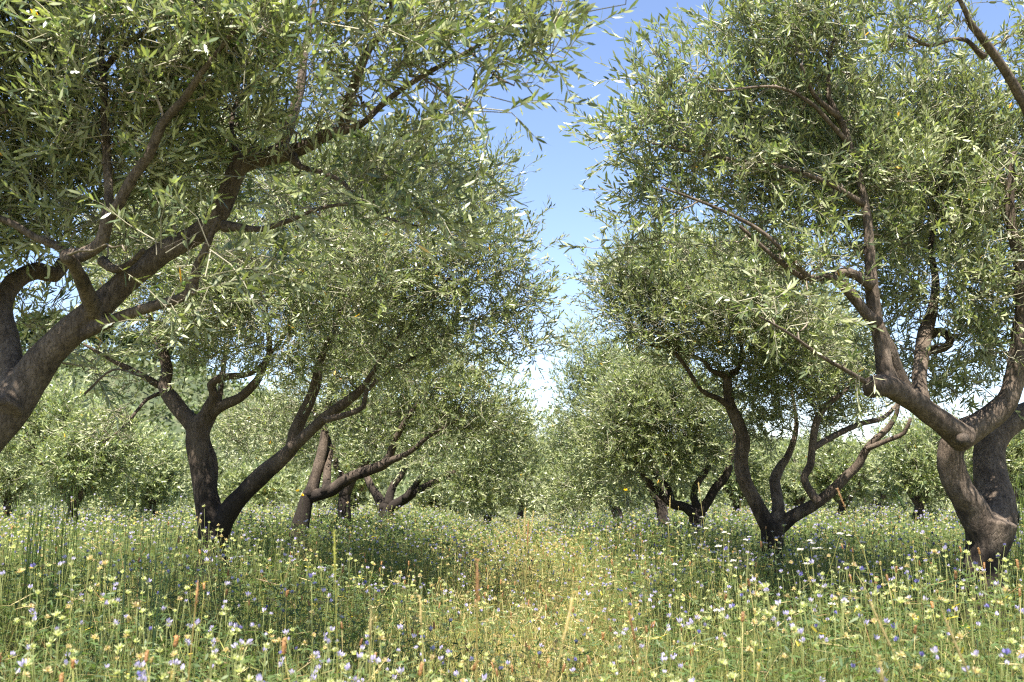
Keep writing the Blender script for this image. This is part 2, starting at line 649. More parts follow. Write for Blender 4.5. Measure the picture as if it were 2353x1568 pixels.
def fruit_mesh():
    global fruit_me
    if fruit_me is None:
        mb = MB()
        z = np.linspace(-1, 1, 7)
        pts = np.stack([0 * z, 0 * z, z * 0.0095], 1)
        tube(mb, pts, 0.0068 * np.sqrt(np.clip(1 - z ** 2, 0.02, 1)), 7, (0.20, 0.32, 0.06))
        fruit_me = mb.mesh('olive', M_FRUIT, True)
    return fruit_me


def fuse(name, mb, bark, parent, voxel):
    """trunk and main limbs grown together into one skin"""
    o = mb.build(name, bark, None, True)
    m = o.modifiers.new('remesh', 'REMESH')
    m.mode = 'VOXEL'
    m.voxel_size = voxel
    m.use_remove_disconnected = False
    m.use_smooth_shade = True
    m = o.modifiers.new('smooth', 'SMOOTH')
    m.iterations = 5
    m.factor = 0.5
    dg = bpy.context.evaluated_depsgraph_get()
    me = bpy.data.meshes.new_from_object(o.evaluated_get(dg))
    old = o.data
    o.modifiers.clear()
    o.data = me
    bpy.data.meshes.remove(old)
    me.name = name
    if not me.materials:
        me.materials.append(bark)
    put(o, parent)
    return o


def olive_tree(label, trunk, limbs, blobs, seed, n_clump, n_shoot, fruits=0, stubs=(), bark=None, foot=True, main=(), voxel=0.012, **kw):
    r = np.random.default_rng(seed)
    bark = bark or M_BARK
    T = limb3d(trunk)
    if foot:
        f = T[0].copy()
        z0 = f[2]
        ext = []
        for s in np.linspace(1, 0, 6, endpoint=False):
            ext.append((f[0], f[1], -0.12 + (z0 + 0.12) * (1 - s), f[3] * (1 + 0.55 * s ** 2)))
        T = np.vstack([np.array(ext), T])
    root = empty('olive_tree', (T[0][0], T[0][1], 0))
    tag(root, label, 'olive tree', OLIVE_ROWS)
    mb = MB()
    tube(mb, T[:, :3], T[:, 3], 20, rough=0.12, r=r)
    for (x, y, w, Yv) in stubs:         # sawn-off knots
        mk = MB()
        c = at(x, y, Yv)
        rr = w * Yv / FPX / 2
        z = np.linspace(0, 1, 5)
        dv = np.array((-0.25, -0.85, 0.35))
        tube(mk, c + dv / np.linalg.norm(dv) * rr * (z[:, None] * 1.6 - 0.8), rr * np.array((1.05, 1.1, 1.0, 0.95, 0.6)), 10, rough=0.12, r=r)
        mk.build('knot', M_KNOT, root, True)
    sk = [T[len(T) // 2:]]
    for i in main:
        q = limb3d(limbs[i])
        tube(mb, q[:, :3], q[:, 3], 14, rough=0.08, r=r)
        sk.append(q)
    if main:
        fuse('trunk', mb, bark, root, voxel)
    else:
        mb.build('trunk', bark, root, True)
    for i, L in enumerate(limbs):
        if i in main:
            continue
        q = limb3d(L)
        q[:3, 3] *= np.array((1.18, 1.1, 1.04))
        mb = MB()
        tube(mb, q[:, :3], q[:, 3], 14 if q[0][3] > 0.03 else 9, rough=0.07, r=r)
        mb.build('limb', bark, root, True)
        sk.append(q)
    sk = np.vstack(sk)
    bl = [(at(x, y, Yv), rr * Yv / FPX) for (x, y, rr, Yv) in blobs]
    a, dr = crown(root, bl, sk, n_clump, n_shoot, r, **kw)
    if fruits:
        px, py, dd = project(a)
        ok = np.where((px > 10) & (px < PW - 10) & (py > 5) & (py < PH))[0]
        ok = ok[np.argsort(dd[ok])][:fruits * 25]
        for i in r.choice(ok, min(fruits, len(ok)), replace=False):
            o = bpy.data.objects.new('olive', fruit_mesh())
            COL.objects.link(o)
            o.parent = root
            p = a[i] + dr[i] * 0.03 + np.array((0, 0, -0.012))
            o.location = Vector(p) - Vector(root.location)
            o.rotation_euler = (r.uniform(-0.5, 0.5), r.uniform(-0.5, 0.5), 0)
    return root


# --- front left: trunk leaves the picture at the left edge, limbs reach over the path
olive_tree(
    'large olive tree at the left edge whose limbs arch overhead across the sky',
    (4.5, 4.6, [-190, 1230, 140, -110, 1110, 122, -40, 1005, 104, 25, 930, 92, 75, 862, 82]),
    [
        (4.6, 4.45, [55, 888, 84, 112, 812, 76, 168, 758, 70, 227, 706, 64, 297, 640, 58, 376, 580, 54, 467, 530, 50, 507, 484, 48, 530, 425, 46, 552, 380, 48, 600, 362, 44, 640, 353, 40]),
        (4.5, 5.1, [10, 945, 80, 32, 890, 66, 26, 840, 56, 16, 775, 52, 6, 705, 46, 32, 648, 42, 85, 622, 42, 125, 632, 40, 148, 600, 32]),
        (4.5, 4.1, [218, 716, 44, 196, 664, 36, 172, 612, 32, 150, 588, 30]),
        (4.25, 3.7, [150, 590, 34, 190, 585, 32, 232, 560, 32, 245, 510, 28, 273, 470, 26, 308, 403, 24, 342, 358, 24, 376, 280, 22, 420, 232, 20, 461, 171, 15, 513, 103, 11, 560, 40, 8]),
        (4.2, 4.5, [243, 520, 26, 250, 461, 22, 246, 376, 21, 242, 290, 20, 239, 205, 19, 236, 157, 16, 236, 92, 10, 290, 44, 8, 320, -10, 6]),
        (4.42, 4.0, [236, 165, 14, 280, 113, 13, 342, 68, 11, 410, 24, 8, 450, -20, 6]),
        (4.4, 4.2, [234, 190, 9, 171, 171, 7, 120, 191, 7, 62, 232, 6, 0, 263, 5]),
        (4.45, 3.8, [625, 358, 40, 690, 342, 34, 760, 305, 29, 791, 285, 27, 800, 240, 25, 815, 190, 25, 849, 109, 20, 883, 72, 15, 900, 10, 12, 920, -40, 9]),
        (4.0, 3.4, [760, 305, 20, 825, 290, 16, 883, 236, 15, 965, 178, 13, 1054, 130, 10, 1110, 98, 7, 1190, 55, 5, 1260, 50, 3]),
        (4.45, 4.8, [640, 355, 30, 660, 300, 28, 680, 240, 26, 692, 190, 22, 700, 120, 18, 716, 40, 14, 730, -30, 10]),
        (4.45, 4.7, [550, 372, 22, 536, 325, 13, 532, 280, 11, 545, 235, 10, 575, 190, 9, 610, 120, 7]),
        (4.6, 4.2, [140, 800, 40, 180, 772, 34, 225, 752, 30, 285, 726, 28, 355, 703, 26, 420, 683, 24, 441, 660, 28, 455, 610, 24, 478, 560, 18, 500, 500, 12]),
        (4.4, 4.0, [515, 520, 26, 560, 524, 17, 600, 527, 14, 667, 506, 12, 735, 479, 10, 803, 468, 8, 890, 462, 5]),
        (4.3, 3.9, [672, 360, 24, 690, 383, 14, 735, 395, 12, 786, 417, 11, 815, 450, 9, 887, 500, 7, 960, 520, 4]),
        (4.4, 4.3, [165, 590, 24, 130, 565, 20, 80, 545, 18, 30, 515, 17, -30, 490, 15]),
        (4.5, 4.3, [235, 600, 22, 265, 620, 18, 300, 605, 15, 330, 575, 12]),
        (3.6, 3.3, [975, 182, 6, 1020, 212, 5, 1071, 246, 4, 1095, 250, 3]),
        (3.6, 3.3, [1082, 120, 6, 1133, 171, 5, 1181, 197, 4]),
        (4.6, 4.4, [195, 905, 5, 260, 850, 5, 330, 868, 3]),
    ],
    [(80, 90, 190, 4.4), (300, 60, 200, 4.0), (520, 60, 190, 3.9), (720, 60, 180, 3.7), (900, 70, 150, 3.6), (1030, 60, 110, 3.5),
     (1150, 30, 80, 3.4), (1225, 60, 40, 3.4), (1235, 115, 14, 3.4), (1165, 120, 40, 3.4), (1185, 185, 16, 3.4), (1085, 235, 22, 3.4), (1300, 5, 12, 3.4),
     (100, 310, 190, 4.6), (300, 270, 170, 4.2), (480, 260, 150, 4.5), (640, 230, 130, 4.2), (800, 180, 110, 3.8), (930, 160, 80, 3.6),
     (50, 480, 130, 4.7), (190, 480, 120, 4.5), (380, 440, 110, 4.7), (80, 690, 70, 5.2), (130, 760, 50, 5.2), (200, 830, 26, 4.8), (330, 560, 70, 3.9), (430, 600, 70, 3.8),
     (560, 600, 60, 4.0), (620, 480, 70, 4.0), (800, 420, 80, 3.9), (900, 400, 70, 3.8), (900, 480, 50, 3.8), (960, 290, 26, 3.7), (700, 420, 60, 4.2), (400, 690, 30, 4.0),
     (-150, 200, 220, 4.4), (-120, 500, 180, 4.6), (60, -190, 170, 4.0), (430, -190, 150, 3.9), (-230, -60, 220, 3.9), (1020, 490, 22, 3.9), (960, 380, 30, 3.8)],
    101, 360, 14, kw_clear=0.85, main=(0, 1, 2, 11), voxel=0.009, fruits=70, stubs=[(580, 352, 30, 4.38)], bark=M_BARK_FG, foot=True, leaf_len=0.068, leaf_wid=0.0128, rc=(0.14, 0.27), pairs=8)

# --- left row, second tree
olive_tree(
    'olive tree forking low into two bare dark trunks, second in the left row',
    (8.3, 8.3, [488, 1235, 66, 484, 1190, 60, 472, 1130, 54, 462, 1070, 50, 455, 1010, 52, 458, 970, 50]),
    [
        (8.3, 8.6, [452, 985, 46, 425, 955, 38, 398, 922, 38, 378, 890, 30, 384, 850, 28, 370, 800, 24, 352, 765, 18, 345, 700, 12, 360, 620, 9]),
        (8.5, 8.2, [385, 900, 22, 368, 888, 17, 330, 865, 15, 280, 840, 13, 240, 818, 9, 190, 790, 6]),
        (8.3, 7.9, [460, 975, 36, 480, 935, 27, 492, 905, 22, 484, 885, 20, 510, 868, 19, 560, 862, 15, 590, 850, 12, 640, 790, 10, 700, 700, 8]),
        (8.3, 8.0, [470, 965, 34, 505, 935, 27, 550, 915, 23, 582, 885, 21, 598, 862, 17, 620, 800, 14, 610, 700, 11, 640, 560, 9]),
        (8.5, 8.0, [372, 903, 9, 338, 918, 8, 310, 950, 7, 280, 985, 5, 235, 1020, 3]),
        (8.3, 7.8, [500, 1225, 56, 520, 1185, 48, 550, 1145, 43, 595, 1098, 41, 640, 1060, 38, 670, 1030, 34, 682, 985, 30, 701, 944, 29, 724, 888, 25, 740, 820, 18, 780, 720, 13, 800, 600, 9]),
        (7.95, 7.2, [670, 1030, 30, 701, 1002, 27, 752, 955, 25, 805, 917, 23, 838, 885, 17, 880, 820, 13, 960, 720, 10, 1050, 620, 7]),
        (7.6, 7.5, [745, 965, 14, 790, 955, 14, 835, 935, 13, 842, 900, 11, 900, 850, 8, 1000, 800, 6]),
        (8.5, 9.0, [480, 1120, 40, 484, 1060, 32, 470, 1000, 24, 500, 930, 16, 520, 800, 12]),
    ],
    [(430, 720, 120, 7.8), (330, 700, 90, 8.2), (580, 640, 150, 7.7), (480, 640, 120, 7.4), (380, 560, 110, 7.8), (750, 520, 160, 7.9), (900, 440, 120, 7.8), (1010, 400, 80, 7.7), (1080, 390, 55, 7.7),
     (1130, 410, 40, 7.7), (690, 720, 150, 7.6), (860, 660, 170, 7.3), (1020, 620, 140, 7.3), (1130, 600, 100, 7.3), (1205, 575, 50, 7.3), (1130, 740, 95, 7.4),
     (1000, 780, 90, 7.4), (620, 800, 70, 7.8), (850, 800, 70, 7.7), (1190, 700, 55, 7.4), (1060, 480, 90, 7.6), (600, 380, 140, 8.6), (440, 520, 150, 8.7), (780, 380, 100, 8.3),
     (300, 560, 120, 9.0), (720, 820, 50, 7.6), (930, 860, 30, 7.4), (270, 930, 42, 8.1), (250, 990, 26, 8.1), (310, 880, 26, 8.2), (250, 800, 30, 8.4), (420, 780, 50, 8.4),
     (1200, 790, 45, 7.4), (520, 780, 60, 8.4), (990, 330, 26, 7.8), (500, 700, 130, 9.4), (800, 600, 160, 9.2)],
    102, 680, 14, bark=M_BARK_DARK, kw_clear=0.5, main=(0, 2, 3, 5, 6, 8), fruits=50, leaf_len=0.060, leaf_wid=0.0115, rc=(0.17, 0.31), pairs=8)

# --- left row, third tree
olive_tree(
    'third olive tree of the left row with one limb sweeping right over the meadow',
    (11.7, 11.7, [690, 1205, 38, 700, 1165, 35, 712, 1132, 31]),
    [
        (11.7, 11.9, [712, 1140, 30, 724, 1100, 26, 735, 1060, 25, 745, 1010, 20, 750, 950, 15, 770, 860, 11]),
        (11.7, 11.0, [718, 1140, 27, 760, 1128, 27, 800, 1100, 26, 850, 1080, 24, 888, 1062, 22, 905, 1020, 17, 930, 970, 12, 980, 900, 9]),
        (11.6, 12.2, [750, 1132, 22, 752, 1080, 18, 756, 1020, 14, 720, 940, 10]),
        (11.2, 10.8, [890, 1062, 16, 940, 1040, 12, 990, 1000, 9, 1060, 960, 6]),
    ],
    [(980, 880, 90, 11.2), (1080, 900, 80, 11.0), (1150, 890, 45, 11.0), (860, 900, 90, 11.6), (750, 930, 75, 12), (640, 960, 60, 12.4), (1030, 980, 55, 11), (900, 980, 50, 11.4),
     (1130, 950, 50, 11.2), (560, 980, 50, 12.8), (950, 780, 90, 11.8), (780, 800, 100, 12.2), (840, 1010, 36, 11.6)],
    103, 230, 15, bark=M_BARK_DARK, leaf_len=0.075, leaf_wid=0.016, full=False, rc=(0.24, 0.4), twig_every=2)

# --- left row, fourth and fifth
olive_tree(
    'olive tree with a straight trunk half hidden behind the right-sweeping limb',
    (15.2, 15.2, [792, 1190, 30, 790, 1160, 27, 794, 1130, 24]),
    [
        (15.2, 15.4, [792, 1140, 24, 785, 1100, 19, 770, 1060, 15, 760, 1000, 10]),
        (15.2, 14.9, [794, 1135, 22, 815, 1095, 18, 850, 1050, 14, 880, 980, 10]),
    ],
    [(820, 1000, 75, 15.2), (900, 960, 75, 15), (720, 990, 70, 15.4), (640, 1010, 60, 15.6), (1000, 1010, 55, 14.8), (860, 1060, 36, 15), (560, 1040, 40, 15.8)],
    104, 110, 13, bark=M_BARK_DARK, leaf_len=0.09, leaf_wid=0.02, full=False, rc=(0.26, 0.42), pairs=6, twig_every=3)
olive_tree(
    'olive tree in the left row with three pale limbs fanning out from a low fork',
    (18.8, 18.8, [888, 1190, 36, 888, 1172, 32, 890, 1158, 28]),
    [
        (18.8, 18.9, [882, 1170, 26, 870, 1145, 22, 855, 1122, 18, 840, 1090, 13]),
        (18.8, 18.4, [894, 1168, 26, 925, 1150, 22, 960, 1128, 19, 1000, 1108, 15, 1045, 1085, 11]),
        (18.8, 19.0, [890, 1160, 22, 902, 1120, 18, 925, 1085, 15, 940, 1040, 11]),
        (18.6, 18.6, [930, 1146, 16, 965, 1100, 13, 990, 1060, 9]),
    ],
    [(1000, 1040, 70, 18.6), (1090, 1010, 75, 18.4), (1160, 980, 60, 18.4), (1195, 1010, 40, 18.4), (900, 1020, 60, 19), (1110, 1080, 60, 18.2), (1040, 1100, 40, 18), (1180, 1060, 50, 18.4),
     (1215, 950, 22, 18.6), (1120, 1135, 45, 18.2), (1200, 1125, 38, 18.2), (990, 1125, 28, 18.9), (1060, 1150, 30, 18.0)],
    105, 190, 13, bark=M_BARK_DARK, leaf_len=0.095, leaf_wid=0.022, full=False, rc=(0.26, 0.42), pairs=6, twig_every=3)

# --- right front
olive_tree(
    'stout olive tree on the right with a twisted S-shaped trunk and wide sunlit crown',
    (6.2, 6.2, [2254, 1345, 108, 2262, 1290, 100, 2272, 1240, 100, 2276, 1200, 108]),
    [
        (6.2, 5.75, [2262, 1275, 70, 2258, 1225, 76, 2236, 1172, 70, 2204, 1122, 62, 2186, 1075, 58, 2188, 1025, 60, 2225, 990, 66, 2275, 960, 58, 2312, 925, 52, 2332, 870, 46, 2343, 790, 40, 2350, 700, 34, 2340, 600, 28, 2320, 480, 22, 2330, 350, 16]),
        (6.25, 7.1, [2268, 1275, 78, 2286, 1210, 90, 2288, 1150, 82, 2276, 1090, 74, 2274, 1035, 70, 2296, 990, 64, 2345, 955, 54, 2410, 920, 44, 2460, 850, 34]),
        (5.85, 5.5, [2215, 1010, 66, 2170, 975, 54, 2130, 945, 52, 2085, 912, 52, 2045, 890, 52, 2020, 884, 48, 2008, 884, 42]),
        (5.6, 5.5, [2045, 885, 50, 2032, 845, 40, 2026, 790, 35, 2012, 735, 33, 2005, 680, 33, 2001, 620, 28, 1997, 560, 25, 1993, 500, 22, 1979, 430, 19, 1966, 380, 17, 1942, 300, 17, 1925, 267, 18, 1904, 222, 14, 1905, 170, 12, 1906, 120, 10, 1930, 60, 8]),
        (5.5, 5.2, [2015, 745, 30, 1985, 715, 24, 1962, 685, 24, 1935, 655, 24, 1900, 635, 20, 1850, 640, 15, 1790, 600, 11, 1700, 520, 8]),
        (5.7, 5.6, [2085, 905, 40, 2062, 855, 32, 2046, 805, 28, 2020, 748, 24]),
        (5.5, 5.4, [2003, 655, 26, 1970, 635, 22, 1935, 625, 22, 1890, 650, 16]),
        (5.9, 6.8, [2120, 935, 36, 2112, 880, 33, 2118, 820, 33, 2126, 765, 34, 2142, 715, 24, 2150, 650, 18, 2140, 560, 14, 2160, 430, 11]),
        (6.5, 6.4, [2130, 770, 22, 2162, 762, 19, 2184, 782, 19, 2170, 800, 18, 2140, 806, 18]),
        (5.5, 4.8, [2006, 888, 12, 1945, 852, 10, 1885, 818, 9, 1810, 765, 7, 1740, 725, 4]),
        (5.45, 5.2, [1928, 270, 14, 1892, 240, 13, 1868, 215, 10, 1840, 150, 8]),
        (5.45, 5.0, [1950, 330, 12, 1900, 275, 11, 1860, 235, 10, 1780, 200, 7, 1650, 210, 5]),
        (5.2, 4.6, [2440, 420, 30, 2385, 300, 26, 2335, 205, 23, 2301, 150, 21, 2260, 92, 19, 2232, 58, 16, 2219, 27, 12, 2190, -30, 10]),
        (4.9, 4.7, [2262, 130, 16, 2246, 118, 13, 2222, 93, 11, 2181, 92, 10, 2136, 106, 9, 2078, 78, 6]),
        (5.3, 5.0, [1860, 640, 12, 1760, 540, 10, 1650, 480, 8, 1520, 430, 5]),
        (5.5, 5.1, [1985, 470, 14, 1900, 420, 11, 1780, 380, 9, 1640, 360, 7, 1500, 330, 4]),
    ],
    [(1715, 90, 70, 5.3), (1780, 60, 120, 5.4), (1900, 80, 130, 5.5), (1560, 190, 75, 5.2), (1510, 215, 34, 5.1), (1422, 290, 20, 5.1), (1450, 310, 60, 5.1), (1550, 330, 100, 5.3),
     (1700, 270, 150, 5.6), (1860, 230, 150, 5.7), (2020, 300, 150, 6.2), (2150, 260, 130, 6.3), (2260, 330, 130, 6.2), (2310, 480, 120, 5.8), (2140, 460, 150, 6.2), (1980, 450, 150, 5.8),
     (1820, 440, 140, 5.6), (1680, 430, 100, 5.4), (1560, 440, 80, 5.3), (1470, 420, 45, 5.2), (1450, 560, 28, 5.2), (1510, 520, 45, 5.2), (1640, 560, 60, 5.3), (1800, 590, 85, 5.5), (1920, 620, 70, 5.3),
     (2080, 620, 110, 6.1), (2200, 640, 120, 5.9), (2300, 640, 90, 5.7), (2230, 760, 90, 6.2), (2310, 800, 50, 5.9), (1860, 720, 55, 5.2), (1960, 790, 40, 5.2), (2120, 860, 60, 6.6), (2210, 860, 60, 6.7),
     (2050, 770, 50, 6.3), (2260, 880, 40, 6.6), (1780, 690, 40, 5.0),
     (2110, 60, 70, 4.8), (2180, 30, 60, 4.7), (2060, 100, 50, 4.8), (2330, 60, 40, 4.8), (2300, 110, 30, 4.9), (1512, 125, 10, 5.2), (1665, 25, 30, 5.2), (2020, 20, 90, 5.6),
     (2480, 350, 180, 6.2), (1850, -150, 150, 6.2), (2130, -170, 150, 6.2), (2480, 650, 170, 6.2), (2450, 100, 150, 5.8), (1900, 300, 160, 7.0), (2150, 450, 180, 7.2)],
    106, 690, 13, kw_clear=0.75, main=(0, 1, 2, 3, 5), voxel=0.009, fruits=60, stubs=[(2008, 886, 46, 5.46), (2212, 1010, 30, 5.62)], bark=M_BARK, leaf_len=0.065, leaf_wid=0.0125, rc=(0.14, 0.27), pairs=8)

# --- right row, second tree
olive_tree(
    'olive tree with three crooked limbs spreading from a low fork in the flowers',
    (9.5, 9.5, [1774, 1245, 50, 1774, 1222, 48, 1776, 1205, 48]),
    [
        (9.5, 9.4, [1766, 1212, 40, 1742, 1165, 35, 1714, 1112, 33, 1702, 1060, 34, 1708, 1012, 32, 1692, 962, 29, 1677, 930, 26, 1672, 885, 23, 1672, 862, 20]),
        (9.4, 9.2, [1676, 866, 17, 1650, 858, 13, 1632, 850, 11, 1618, 830, 10, 1575, 812, 8, 1530, 800, 6, 1470, 790, 4]),
        (9.4, 9.6, [1670, 866, 17, 1692, 852, 13, 1702, 832, 11, 1704, 790, 9, 1690, 720, 7, 1640, 640, 5]),
        (9.4, 9.0, [1682, 938, 16, 1650, 916, 13, 1612, 897, 11, 1570, 835, 9, 1510, 760, 6]),
        (9.5, 9.9, [1784, 1205, 32, 1788, 1160, 28, 1780, 1105, 26, 1792, 1075, 22, 1812, 1045, 17, 1830, 980, 12, 1820, 900, 9]),
        (9.5, 9.0, [1788, 1212, 38, 1822, 1188, 31, 1852, 1170, 29, 1885, 1150, 26, 1912, 1128, 25, 1948, 1092, 23, 1974, 1066, 21, 1986, 1040, 19, 2010, 1012, 17, 2040, 985, 15, 2060, 950, 12, 2066, 920, 9]),
        (9.1, 9.1, [1880, 1154, 24, 1862, 1130, 20, 1847, 1098, 19, 1862, 1070, 19, 1866, 1030, 18, 1876, 970, 18, 1896, 935, 17, 1920, 915, 14, 1945, 895, 10, 1980, 830, 7]),
        (9.0, 8.8, [1992, 1032, 12, 2040, 1012, 11, 2078, 995, 10, 2092, 962, 8]),
        (9.1, 9.6, [1868, 1030, 14, 1920, 1000, 14, 1975, 975, 13, 2030, 960, 11, 2065, 925, 8]),
    ],
    [(1450, 650, 75, 9.2), (1400, 650, 32, 9.1), (1530, 620, 80, 9.4), (1620, 640, 90, 9.8), (1400, 710, 34, 9.1), (1480, 740, 65, 9.1), (1580, 740, 90, 9.2), (1690, 730, 95, 9.0), (1800, 790, 90, 8.9), (1740, 700, 90, 8.6),
     (1740, 860, 80, 9.4), (1850, 880, 75, 9.1), (1940, 860, 75, 9.3), (1650, 860, 50, 9.6), (1780, 960, 55, 9.6), (1900, 960, 45, 9.5), (2020, 930, 40, 9.2), (1570, 830, 30, 9.2), (1580, 560, 35, 9.4),
     (1700, 620, 80, 10.4), (1880, 760, 90, 10.2), (1730, 980, 30, 9.7)],
    107, 430, 14, kw_clear=0.6, main=(0, 4, 5, 6), voxel=0.014, fruits=20, leaf_len=0.062, leaf_wid=0.012, rc=(0.17, 0.31), pairs=8)

# --- right row, third to fifth
olive_tree(
    'third olive tree of the right row, thin dark limbs leaning both ways',
    (12.9, 12.9, [1600, 1195, 36, 1600, 1182, 33, 1600, 1170, 30]),
    [
        (12.9, 12.6, [1606, 1182, 24, 1628, 1150, 21, 1645, 1120, 20, 1668, 1095, 18, 1682, 1050, 14, 1690, 990, 10]),
        (12.9, 13.2, [1596, 1180, 24, 1572, 1165, 22, 1545, 1158, 20, 1515, 1132, 18, 1490, 1108, 14, 1460, 1060, 10]),
        (12.9, 13.0, [1602, 1172, 20, 1595, 1130, 16, 1620, 1085, 14, 1645, 1050, 11, 1640, 980, 8]),
        (13.0, 13.2, [1545, 1156, 14, 1535, 1120, 12, 1500, 1090, 10]),
    ],
    [(1480, 930, 85, 13), (1570, 930, 80, 12.8), (1430, 980, 75, 13), (1520, 1010, 75, 12.9), (1610, 1000, 60, 12.8), (1660, 940, 55, 13), (1430, 1060, 50, 13), (1560, 1070, 35, 13), (1500, 860, 60, 13.2)],
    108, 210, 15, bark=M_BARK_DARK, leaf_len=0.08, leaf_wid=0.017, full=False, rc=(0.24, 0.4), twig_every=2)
olive_tree(
    'olive tree with a tall rounded crown rising right of the sky gap',
    (16.2, 16.2, [1525, 1195, 30, 1522, 1175, 26, 1518, 1158, 24]),
    [
        (16.2, 16.4, [1520, 1165, 22, 1500, 1130, 19, 1470, 1080, 15, 1440, 1000, 11, 1400, 900, 8]),
        (16.2, 16.0, [1520, 1165, 20, 1525, 1120, 17, 1500, 1060, 13, 1490, 960, 9]),
    ],
    [(1350, 830, 48, 16.2), (1330, 780, 32, 16.2), (1400, 870, 75, 16), (1470, 860, 60, 16.4), (1350, 930, 65, 16), (1320, 880, 36, 16), (1420, 960, 80, 16), (1330, 990, 45, 16), (1390, 1040, 65, 16), (1480, 1040, 60, 16.4), (1350, 1090, 50, 16), (1350, 1140, 40, 15.8), (1430, 1130, 45, 16.4), (1300, 1130, 34, 15.8)],
    109, 240, 14, leaf_len=0.088, leaf_wid=0.019, full=False, rc=(0.26, 0.42), pairs=6, twig_every=3)
olive_tree(
    'small far olive tree at the right foot of the sky gap',
    (20.5, 20.5, [1420, 1190, 26, 1415, 1170, 22, 1405, 1150, 20]),
    [
        (20.5, 20.6, [1410, 1160, 18, 1380, 1120, 15, 1350, 1070, 11, 1320, 1010, 8]),
        (20.5, 20.3, [1405, 1155, 16, 1425, 1110, 13, 1420, 1050, 9]),
    ],
    [(1285, 985, 36, 20.5), (1275, 1030, 45, 20.4), (1330, 1020, 50, 20.5), (1290, 1085, 55, 20.2), (1350, 1090, 50, 20.5), (1260, 1110, 36, 20.2), (1320, 1130, 36, 20.2), (1400, 1100, 50, 20.6)],
    110, 130, 13, leaf_len=0.1, leaf_wid=0.023, full=False, rc=(0.28, 0.44), pairs=6, twig_every=3, tone=1.1)


# --- smaller background olives in the next rows, each with its own trunk, limbs and crown
def far_olive(label, x, ytop, Y, half, seed, ybot=1150, n=90, tone=1.1, lean=0.0):
    r = np.random.default_rng(seed)
    k = 18.0 / Y
    tr = (Y, Y, [x, 1190, 25 * k, x + 2 + lean * 6, 1174, 21 * k, x + 4 + lean * 12, 1160, 19 * k])
    limbs, blobs = [], []
    x0, y0 = x + 4 + lean * 12, 1164
    for s in (-0.75, -0.1, 0.65):
        xe = x + s * half * 0.8 + r.uniform(-8, 8)
        ye = ytop + (1130 - ytop) * (0.35 + 0.25 * abs(s))
        limbs.append((Y, Y + r.uniform(-0.6, 0.6), [x0, y0, 16 * k, x0 + (xe - x0) * 0.3 + r.uniform(-6, 6), y0 + (ye - y0) * 0.28, 13 * k,
                                                      x0 + (xe - x0) * 0.7, y0 + (ye - y0) * 0.62, 9 * k, xe, ye, 6 * k]))
    hh = ybot - ytop
    for i in range(15):
        a = r.uniform(0, 6.28)
        q = r.uniform(0.1, 0.72)
        rr = half * r.uniform(0.32, 0.46)
        bx = x + math.cos(a) * q * half
        by = (ytop + ybot) / 2 + math.sin(a) * q * hh / 2
        by = min(max(by, ytop + rr * 0.8), ybot + rr * 0.1)
        blobs.append((bx, by, rr, Y + r.uniform(-0.5, 0.5) * half * Y / FPX))
    blobs.append((x + r.uniform(-0.2, 0.2) * half, ytop + half * 0.34, half * 0.34, Y))
    return olive_tree(label, tr, limbs, blobs, seed + 500, n, 13, leaf_len=0.0052 * Y if Y > 19 else 0.095, leaf_wid=0.00125 * Y if Y > 19 else 0.022, full=False,
                      rc=(0.28, 0.46), pairs=6, twig_every=3, tone=tone)


far_olive('bright bushy olive tree left of the forked dark trunks', 165, 880, 16.0, 175, 201, n=250, ybot=1165, tone=1.25)
far_olive('pale olive tree below the wooded hill, between the bushy olive and the forked trunks', 345, 1000, 21.0, 110, 202, n=150, ybot=1170, tone=1.25)
far_olive('small olive tree at the far left edge behind the bright reeds', 15, 1010, 19.0, 90, 203, n=110, ybot=1160)
far_olive('silvery olive bush closing the far end of the flower path', 1195, 1065, 31.0, 62, 204, n=110, ybot=1168, tone=1.3)
far_olive('rounded dark olive tree left of the silvery bush at the end of the path', 1120, 1030, 25.0, 75, 205, n=110, ybot=1170)
far_olive('low pale olive tree seen between the trunk fork of the left row', 585, 1085, 34.0, 75, 206, n=90, ybot=1150, tone=1.2)
far_olive('small olive tree with a low spreading fork, seen right of the three crooked limbs', 1930, 1020, 21.5, 110, 207, n=130, ybot=1125, lean=0.3)
far_olive('olive tree filling the gap left of the twisted trunk', 2110, 970, 17.0, 110, 208, n=150, ybot=1140)
far_olive('olive tree at the right edge behind the twisted trunk, beside tall reeds', 2330, 980, 15.0, 110, 209, n=130, ybot=1110, lean=-0.4)
far_olive('background olive tree seen through the three crooked limbs', 1830, 1010, 25.0, 90, 210, n=110, ybot=1160)
far_olive('distant olive tree right of the low spreading fork', 2020, 1030, 27.0, 80, 211, n=100, ybot=1160)
far_olive('distant olive tree behind the thin dark limbs of the right row', 1690, 1000, 23.0, 90, 212, n=110, ybot=1160)

# --- one row further out: small distant olives, copies of three built here
def copy_tree(o, loc, rz, sc, label):
    c = o.copy()
    COL.objects.link(c)
    c.location = loc
    c.rotation_euler = (0, 0, rz)
    c.scale = (sc, sc, sc)
    c['label'] = label
    for ch in o.children:
        d = ch.copy()
        COL.objects.link(d)
        d.parent = c
    return c


